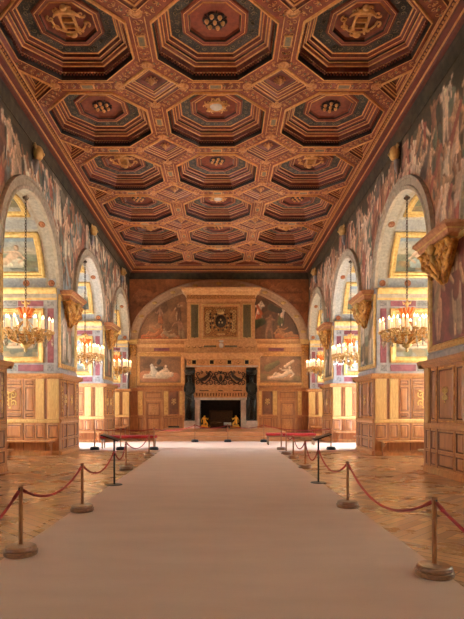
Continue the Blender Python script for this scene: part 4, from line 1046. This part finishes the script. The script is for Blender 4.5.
# ---------------- figures
def skin_fig(name,nodes,edges,material,parent=None,loc=(0,0,0),sub=2,root=0):
    me=bpy.data.meshes.new(name); me.from_pydata([n[:3] for n in nodes],edges,[]); me.materials.append(material)
    o=bpy.data.objects.new(name,me); C.objects.link(o); o.location=loc
    if parent: o.parent=parent
    bm=bmesh.new(); bm.from_mesh(me); L=bm.verts.layers.skin.verify(); bm.verts.ensure_lookup_table()
    for i,n in enumerate(nodes):
        r=n[3]; bm.verts[i][L].radius=(r,r*(n[4] if len(n)>4 else 1)); bm.verts[i][L].use_root=(i==root)
    bm.to_mesh(me); bm.free()
    m=o.modifiers.new('skin','SKIN'); m.use_smooth_shade=True
    m=o.modifiers.new('sub','SUBSURF'); m.levels=sub; m.render_levels=sub
    return o
def satyr(cx_,sg,label):
    y=fy-.16; z0=Z_(420.5); H=2.62
    root=empty('bronze_statue',(cx_,y,z0)); tag(root,label,'statue','bronze statues flanking the fireplace')
    k=H/2.1
    N=[(0,0,1.02*k,.16*k,.8),(0,.0,1.22*k,.14*k,.8),(0,0,1.45*k,.165*k,.75),(0,0,1.60*k,.09*k),(0,-.02,1.70*k,.075*k),(0,-.03,1.80*k,.105*k),(0,-.03,1.92*k,.09*k),
       (-.1*k,0,.95*k,.12*k),(-.12*k,-.05*k,.52*k,.085*k),(-.12*k,.03*k,.2*k,.05*k),(-.12*k,0,.05*k,.05*k),(-.12*k,-.1*k,.03*k,.045*k),
       (.1*k,0,.95*k,.12*k),(.12*k,-.05*k,.52*k,.085*k),(.12*k,.03*k,.2*k,.05*k),(.12*k,0,.05*k,.05*k),(.12*k,-.1*k,.03*k,.045*k),
       (-.17*k,0,1.52*k,.07*k),(-.20*k,-.05*k,1.28*k,.06*k),(-.14*k,-.17*k,1.2*k,.045*k),(-.04*k,-.2*k,1.26*k,.04*k),
       (.17*k,0,1.52*k,.07*k),(.20*k,-.05*k,1.28*k,.06*k),(.14*k,-.17*k,1.14*k,.045*k),(.04*k,-.2*k,1.1*k,.04*k)]
    E=[(0,1),(1,2),(2,3),(3,4),(4,5),(5,6),(0,7),(7,8),(8,9),(9,10),(10,11),(0,12),(12,13),(13,14),(14,15),(15,16),(2,17),(17,18),(18,19),(19,20),(2,21),(21,22),(22,23),(23,24)]
    skin_fig('body',N,E,bronze,root)
    b=MB(); 
    for g_ in (-1,1): b.tube([(g_*.06*k,-.03,1.93*k),(g_*.12*k,-.05,1.99*k),(g_*.13*k,-.02,2.04*k)],[.03*k,.025*k,.008*k],6)
    b.ball((0,-.13*k,1.79*k),(.02*k,.03*k,.03*k)); b.ball((0,-.1*k,1.72*k),(.06*k,.05*k,.07*k)); o=b.build('horned_head_detail',bronze,None,smooth=True); o.parent=root
    b=MB(); b.lathe([(.17*k,1.96*k),(.2*k,2.0*k),(.22*k,2.06*k),(.24*k,2.1*k),(.24*k,2.14*k)],(0,0,0),14); o=b.build('basket',bronze,None,smooth=True); o.parent=root
    b=MB(); b.tube([(-.16*k,-.08*k,1.1*k),(0,-.14*k,.95*k),(.16*k,-.1*k,.86*k)],[.04*k,.09*k,.05*k],8); b.tube([(.1*k,-.14*k,.9*k),(.06*k,-.16*k,.6*k),(.1*k,-.12*k,.4*k)],[.05*k,.06*k,.02*k],7); o=b.build('drapery',bronze,None,smooth=True); o.parent=root
    b=MB(); b.box(-.26,.26,-.22,.22,0,.05); o=b.build('base',bronze,None,bevel=.01); o.parent=root
satyr(X_(189.8),-1,'dark bronze satyr statue on a white marble pedestal left of the fireplace opening')
satyr(X_(251.3),1,'dark bronze satyr statue on a white marble pedestal right of the fireplace opening')
def andiron(px,sg,label):
    root=empty('gilt_andiron',(X_(px),fy-.1,.44)); tag(root,label,'andiron','gilt andirons in the fireplace')
    o=MB().box(-.2,.2,-.14,.14,0,.07).box(-.17,.17,-.11,.11,.07,.16).build('base',andiron_gold,None,bevel=.01); o.parent=root
    N=[(0,0,.26,.075),(0,0,.38,.07),(sg*-.01,0,.5,.085,.8),(0,0,.58,.035),(sg*.01,-.01,.66,.055),
       (sg*.1,-.05,.28,.055),(sg*.16,-.07,.2,.04),(sg*.17,-.07,.13,.03),(-sg*.03,-.08,.26,.055),(-sg*.02,-.12,.17,.035),
       (sg*.1,-.02,.5,.035),(sg*.17,-.06,.42,.028),(sg*.2,-.08,.52,.024),(-sg*.1,0,.5,.035),(-sg*.17,0,.38,.028),(-sg*.15,0,.26,.024)]
    E=[(0,1),(1,2),(2,3),(3,4),(0,5),(5,6),(6,7),(0,8),(8,9),(2,10),(10,11),(11,12),(2,13),(13,14),(14,15)]
    skin_fig('figure',N,E,andiron_gold,root)
    b=MB(); b.spiral(0,0,0,.001,1,0) if False else None
    for g_ in (-1,1): b.tube([(g_*.2,0,.03),(g_*.26,0,.0),(g_*.3,0,.05),(g_*.27,0,.1)],.02,6)
    o=b.build('scroll_foot',andiron_gold,None,smooth=True); o.parent=root
andiron(204.5,1,'gilded seated figure andiron at the left side of the hearth')
andiron(235.8,-1,'gilded seated figure andiron at the right side of the hearth')
rl=random.Random(4)
for i,(dx,z,L,rad) in enumerate(((-.15,.52,.7,.085),(.1,.53,.65,.09),(-.03,.67,.6,.075))):
    b=MB(); pts=[(-L/2,0,0),(-L/4,.02,.01),(0,0,.015),(L/4,-.02,0),(L/2,0,0)]; b.tube(pts,[rad,rad*1.05,rad,rad*.95,rad*.9],9)
    o=b.build('firewood_log',log_m,None,smooth=False); o.location=(X_(217)+dx,fy+.25+.18*(i%2)-.09*(i==2),z); o.rotation_euler=(0,0,rl.uniform(-.15,.15))
    tag(o,['split log lying lowest at the left of the hearth pile','split log lying lowest at the right of the hearth pile','split log on top of the hearth pile'][i],'log','logs in the hearth')
root=empty('hearth_plaque',(X_(227.5),fy-.14,.42)); tag(root,'small pale blue information plaque standing at the foot of the hearth','sign')
T=frame((X_(227.5),fy-.14,.42),(1,0,0),(0,-1,0)); b=MB(T); b.box(-.2,.2,.14,.3,-.01,.01,0); b.build('plate',paper,root)
b=MB(T); b.box(-.015,.015,0,.16,-.02,-.005); b.box(-.09,.09,0,.012,-.07,.07); b.build('stand',black_metal,root)

# ================================================================ DAIS
root=empty('wooden_dais',(.1,25.5,0)); tag(root,'low wooden platform with two steps in front of the fireplace','platform')
b=MB(); b.box(-2.85,3.05,23.35,YF-.02,0,.40); b.build('platform',dais_wood,root,bevel=.012)
b=MB(); b.box(-2.95,3.15,23.0,23.35,0,.2); b.build('step',dais_wood,root,bevel=.012)

# ================================================================ CARPET
b=MB()
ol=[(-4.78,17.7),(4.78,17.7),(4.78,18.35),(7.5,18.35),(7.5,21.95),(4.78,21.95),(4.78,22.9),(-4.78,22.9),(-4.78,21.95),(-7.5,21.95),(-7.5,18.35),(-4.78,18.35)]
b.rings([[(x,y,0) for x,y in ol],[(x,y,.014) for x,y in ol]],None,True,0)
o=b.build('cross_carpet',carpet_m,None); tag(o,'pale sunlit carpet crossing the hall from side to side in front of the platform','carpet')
b=MB(); b.box(-1.93,2.07,-.5,17.69,.0,.014,0)
o=b.build('carpet_runner',carpet_m,None,bevel=.005); tag(o,'long plain beige pink carpet runner down the middle of the hall','carpet')

# ================================================================ STANCHIONS, ROPES, SIGN STANDS
def stanchion():
    root=empty('rope_stanchion')
    o=MB().lathe([(.0,.0),(.148,0),(.158,.012),(.161,.045),(.146,.052),(.15,.06),(.144,.084),(.128,.094),(.035,.102),(.03,.106)],seg=44).build('base',base_wood,None,smooth=False); o.parent=root
    o=MB().lathe([(.019,.08),(.021,.1),(.021,.63),(.024,.635),(.024,.66),(.018,.668),(.0,.669)],seg=16).build('post',post_wood,None,smooth=True); o.parent=root
    b=MB(); 
    for a in (PI/2,-PI/2): b.tube([(.022*math.cos(a),.022*math.sin(a),.645),(.045*math.cos(a),.045*math.sin(a),.65),(.05*math.cos(a),.05*math.sin(a),.625)],.006,6)
    o=b.build('hook',black_metal,None,smooth=True); o.parent=root
    return root
st0=stanchion()
def st(x,y,label,dark=False,sc=1.0):
    o=copy_tree(st0); o.location=(x,y,.014 if (-1.9<x<2.04 or y>17.7) else 0); tag(o,label,'stanchion','wooden rope stanchions'); o.scale=(1,1,sc)
    for c in o.children:
        if dark and c.name.startswith('base'):
            c.data=c.data.copy(); c.data.materials[0]=black_metal
    return o
LS=[(-1.81,5.05),(-1.79,7.2),(-2.1,12.2),(-2.06,15.8)]
RS=[(1.95,4.42),(1.96,7.5),(2.15,12.5),(2.21,15.0),(2.18,16.4),(2.22,18.1)]
lb_=['large wooden stanchion in the left foreground at the carpet edge','second wooden stanchion on the left carpet edge, in front of the left sign stand','wooden stanchion just behind the left black sign stand','small far wooden stanchion in front of the left red bench']
rb_=['large wooden stanchion in the right foreground at the carpet edge','second wooden stanchion on the right carpet edge, in front of the right sign stand','wooden stanchion just behind the right black sign stand','wooden stanchion fourth from the front on the right edge of the carpet','wooden stanchion fifth from the front on the right edge of the carpet','farthest wooden stanchion on the right carpet edge, in front of the right red bench']
for (x,y),l in zip(LS,lb_): st(x,y,l)
for (x,y),l in zip(RS,rb_): st(x,y,l)
CR=[(-4.25,18.0,'dark-footed stanchion farthest left across the room, by the left piers'),(-3.35,18.0,'dark-footed stanchion behind the left sign stand near the left red bench'),(-2.2,18.0,'dark-footed stanchion at the right end of the left red bench'),(-1.0,22.3,'stanchion before the platform steps, left of the fireplace opening'),(.41,22.3,'dark stanchion before the platform steps in line with the fireplace opening'),(1.96,22.3,'stanchion before the platform steps, right of the fireplace opening'),(3.95,18.1,'dark-footed stanchion farthest right across the room, by the right piers')]
for x,y,l in CR: st(x,y,l,True,1.15)
st(-1.87,2.9,'wooden stanchion at the left edge of the picture, nearest of all') if False else None
for o in list(st0.children)+[st0]: bpy.data.objects.remove(o,do_unlink=True)
def rope(a,c,sag,label):
    n=22; pts=[]
    for i in range(n+1):
        t=i/n; k=4*t*(1-t); pts.append((a[0]+(c[0]-a[0])*t,a[1]+(c[1]-a[1])*t,a[2]+(c[2]-a[2])*t-sag*k))
    b=MB(); b.tube(pts,.014,8); b.tube(pts[:2],.018,8); b.tube(pts[-2:],.018,8)
    o=b.build('barrier_rope',rope_m,None,smooth=True); tag(o,label,'rope','red barrier ropes'); return o
TZ=.635
def rp(A,B,sag,label,za=TZ,zb=TZ):
    d=math.hypot(B[0]-A[0],B[1]-A[1]); ux,uy=(B[0]-A[0])/d*.045,(B[1]-A[1])/d*.045
    rope((A[0]+ux,A[1]+uy,za),(B[0]-ux,B[1]-uy,zb),sag,label)
sgL,sgR=(-1.86,9.7),(2.0,9.98)
rp((-1.95,2.6),LS[0],.33,'red rope running off the left edge of the picture from the nearest left stanchion')
rp(LS[0],LS[1],.19,'red rope between the two nearest stanchions on the left')
rp(LS[1],sgL,.22,'red rope from the second left stanchion to the left sign stand')
rp(sgL,LS[2],.25,'red rope from the left sign stand to the stanchion behind it')
rp(LS[2],LS[3],.25,'red rope hanging in front of the left red bench along the carpet edge')
rp(RS[0],(2.05,1.6),.22,'red rope running off the right edge of the picture from the nearest right stanchion')
rp(RS[1],RS[0],.30,'long sagging red rope between the two nearest stanchions on the right')
rp(RS[1],sgR,.24,'red rope from the second right stanchion to the right sign stand')
rp(sgR,RS[2],.3,'red rope from the right sign stand to the stanchion behind it')
rp(RS[2],RS[3],.25,'red rope between the third and fourth posts on the right carpet edge')
rp(RS[3],RS[4],.12,'short red rope between the fourth and fifth posts on the right carpet edge')
rp(RS[4],RS[5],.12,'short red rope ending at the farthest post on the right carpet edge')
HZ=.73
rp(CR[0],CR[1],.05,'nearly straight red rope farthest left, behind the left sign stand',HZ,HZ)
rp(CR[1],CR[2],.05,'nearly straight red rope above the left red bench',HZ,HZ)
rp(CR[2],CR[3],.12,'thin red rope from the left red bench towards the platform',HZ,HZ)
rp(CR[3],CR[4],.12,'thin red rope before the platform, left half',HZ,HZ)
rp(CR[4],CR[5],.12,'thin red rope before the platform, right half',HZ,HZ)
rp(CR[5],CR[6],.12,'thin red rope passing over the right red bench',HZ,HZ)
def signstand(x,y,rz,label):
    root=empty('sign_stand'); 
    o=MB().lathe([(0,0),(.15,0),(.15,.008),(.14,.014),(.02,.016)],seg=28).build('base',black_metal,None,smooth=False); o.parent=root
    o=MB().lathe([(.018,.01),(.018,.86)],seg=12).build('pole',black_metal,None,smooth=False); o.parent=root
    b=MB(); b.box(-.17,.17,-.12,.12,-.01,.01,0); b.box(-.15,.15,-.10,.10,.01,.013,1); o=b.build('tilted_panel',[black_metal,panel_face],None,bevel=.003); o.parent=root; o.location=(.07*rz,0,.885); o.rotation_euler=(.06,-rz*.33,0)
    root.location=(x,y,.014); tag(root,label,'sign stand','black sign stands')
signstand(sgL[0],sgL[1],-1,'slim black sign stand with tilted panel at the left edge of the carpet')
signstand(sgR[0],sgR[1],1,'slim black sign stand with tilted panel at the right edge of the carpet')

# ================================================================ RED BENCHES
def redbench(x0,x1,y,label):
    root=empty('velvet_bench',((x0+x1)/2,y,.014)); tag(root,label,'bench','red velvet benches'); L=(x1-x0)/2
    b=MB(); b.box(-L,L,-.24,.24,.37,.46); o=b.build('cushion',red_velvet,None,bevel=.03); o.parent=root
    b=MB(); b.box(-L+.03,L-.03,-.21,.21,.32,.37); o=b.build('seat_rail',base_wood,None); o.parent=root
    for u in (-L+.08,L-.08):
        for v in (-.17,.17):
            b=MB(); b.lathe([(.022,0),(.03,.03),(.024,.1),(.034,.26),(.036,.32)],(u,v,0),10); o=b.build('leg',base_wood,None,smooth=True); o.parent=root
redbench(-4.2,-2.2,18.75,'red velvet bench on wooden legs at the left of the carpet')
redbench(1.9,3.85,20.6,'red velvet bench on wooden legs at the right of the carpet')

# ================================================================ CHANDELIERS
def chandelier():
    root=empty('chandelier')
    def put(b,name,m,parent=None,loc=None,**k):
        o=b.build(name,m,None,**k); o.parent=parent or root
        if loc: o.location=loc
        return o
    # origin: ring level z=0 (world 3.45)
    b=MB()
    n=0; z=1.02
    while z<3.76:
        if n%2: b.tube([(0.026*math.cos(a),0,z+.05+.05*math.sin(a)) for a in lin(0,2*PI,8)[:-1]],.009,4,closed=True)
        else: b.tube([(0,0.026*math.cos(a),z+.05+.05*math.sin(a)) for a in lin(0,2*PI,8)[:-1]],.009,4,closed=True)
        z+=.078; n+=1
    put(b,'chain',chain_m)
    put(MB().lathe([(.0,3.72),(.07,3.72),(.09,3.76),(.05,3.79),(0,3.8)],seg=12),'ceiling_hook',chain_m)
    put(MB().lathe([(.0,-.42),(.03,-.4),(.05,-.36),(.03,-.33),(.05,-.3),(.12,-.26),(.14,-.2),(.08,-.14),(.05,-.08),(.09,0),(.12,.06),(.08,.13),(.04,.2),(.05,.3),(.07,.4),(.04,.5),(.03,.62),(.05,.7),(.02,.8),(.06,.9),(.015,1.0)],seg=16),'stem',gold,smooth=True)
    b=MB()
    for i in range(10):
        a=2*PI*i/10; r=.17; b.tube([(.04*math.cos(a),.04*math.sin(a),.52),(r*.8*math.cos(a),r*.8*math.sin(a),.62),(r*1.1*math.cos(a),r*1.1*math.sin(a),.76),(r*1.5*math.cos(a),r*1.5*math.sin(a),.74)],[.03,.04,.035,.012],6)
        b.ball((.12*math.cos(a+.3),.12*math.sin(a+.3),.56),(.05,.05,.06),0,7,5)
    put(b,'crown',amber,smooth=True)
    b=MB()
    for i in range(6):
        a=2*PI*i/6; b.tube([(.03*math.cos(a),.03*math.sin(a),.92),(.1*math.cos(a),.1*math.sin(a),.9),(.13*math.cos(a),.13*math.sin(a),.96)],[.015,.02,.008],5)
    put(b,'top_finial',gold,smooth=True)
    b=MB(); b.tube([(.42*math.cos(a),.42*math.sin(a),.0) for a in lin(0,2*PI,32)[:-1]],.03,6,closed=True); b.tube([(.42*math.cos(a),.42*math.sin(a),.07) for a in lin(0,2*PI,32)[:-1]],.014,5,closed=True); put(b,'hoop',gold_carved,smooth=True)
    def arm(R,zc,drop):
        b=MB(); p=[]
        for i in range(11):
            t=i/10; r=.08+(R-.08)*t; p.append((r,0,-.02+drop*math.sin(PI*2*t*.9)*-1+ (zc)*t*t))
        b.tube(p,[.017]*11,6); b.lathe([(.0,zc-.0),(.03,zc),(.06,zc+.03),(.065,zc+.05),(.02,zc+.05)],(R,0,0),10)
        for (x,z_,r_,sg) in ((R*.55,-drop*.2,.09,1),(R*.8,zc*.5-.06,.085,-1)):
            b.tube([(x+r_*(1-.8*t)*math.cos(sg*t*8),0,z_+r_*(1-.8*t)*math.sin(sg*t*8)) for t in lin(0,1,12)],[.012]*13,5)
        b.ball((R*.9,0,zc*.5-.02),(.05,.03,.06),0,6,4); b.ball((R*.45,0,-.08),(.05,.03,.05),0,6,4)
        return b
    for cnt,R,zc,drop,off in ((18,.70,.10,.12,0),(10,.45,.16,.08,.2)):
        proto=None
        for i in range(cnt):
            a=2*PI*i/cnt+off
            if proto is None:
                ao=put(arm(R,zc,drop),'arm',gold,smooth=True)
                co=put(MB().lathe([(.031,0),(.031,.25),(.022,.26)],seg=8),'candle',candle_m,ao,(R,0,zc+.05),smooth=True)
                fo=MB().lathe([(.008,0),(.026,.03),(.022,.06),(.003,.11)],seg=8).build('flame_bulb',flame_m,None,smooth=True); fo.parent=ao; fo.location=(R,0,zc+.30)
                proto=ao
            else: ao=copy_tree(proto,root)
            ao.rotation_euler=(0,0,a)
    proto=None
    for i in range(16):
        a=2*PI*i/16+.2; R=.56+.12*(i%2)
        if proto is None:
            b=MB(); b.tube([(0,0,-.03),(.015,0,-.1),(0,0,-.18)],[.012,.045,.004],6); b.ball((0,0,0),.025,0,6,4); proto=put(b,'drop',crystal,smooth=False); o=proto
        else: o=proto.copy(); C.objects.link(o); o.parent=root
        o.location=(R*math.cos(a),R*math.sin(a),-.03-.03*(i%3))
    b=MB()
    for i in range(8):
        a=2*PI*i/8; c_,s_=math.cos(a),math.sin(a)
        b.tube([(c_*.42,s_*.42,0),(c_*.38,s_*.38,-.10),(c_*.24,s_*.24,-.15),(c_*.08,s_*.08,-.2)],[.02,.026,.022,.015],5); b.tube([(c_*.42,s_*.42,.05),(c_*.3,s_*.3,.2),(c_*.08,s_*.08,.42)],[.012,.014,.01],5)
        b.ball((c_*.42,s_*.42,-.04),(.04,.04,.05),0,7,5)
    put(b,'cage',gold_carved,smooth=True)
    return root
ch0=chandelier()
nmB=['nearest','middle','farthest']; first=True
for s in (-1,1):
    for i,yc in enumerate(BAYS[2:]):
        o=ch0 if first else copy_tree(ch0); first=False
        o.location=(s*(HX+.2),yc,3.38); o.rotation_euler=(0,0,.37*i+s*.2)
        tag(o,'gilded chandelier with lit candles hanging in the %s arch on the %s'%(['nearest fully visible','middle','farthest, smallest'][i],SIDE[s]),'chandelier','chandeliers in the arches')
        l=bpy.data.lights.new('chandelier_light','POINT'); l.energy=15; l.color=(1,.76,.5); l.shadow_soft_size=.35
        lo=bpy.data.objects.new('chandelier_light',l); C.objects.link(lo); lo.location=(s*(HX+.2),yc,4.15)
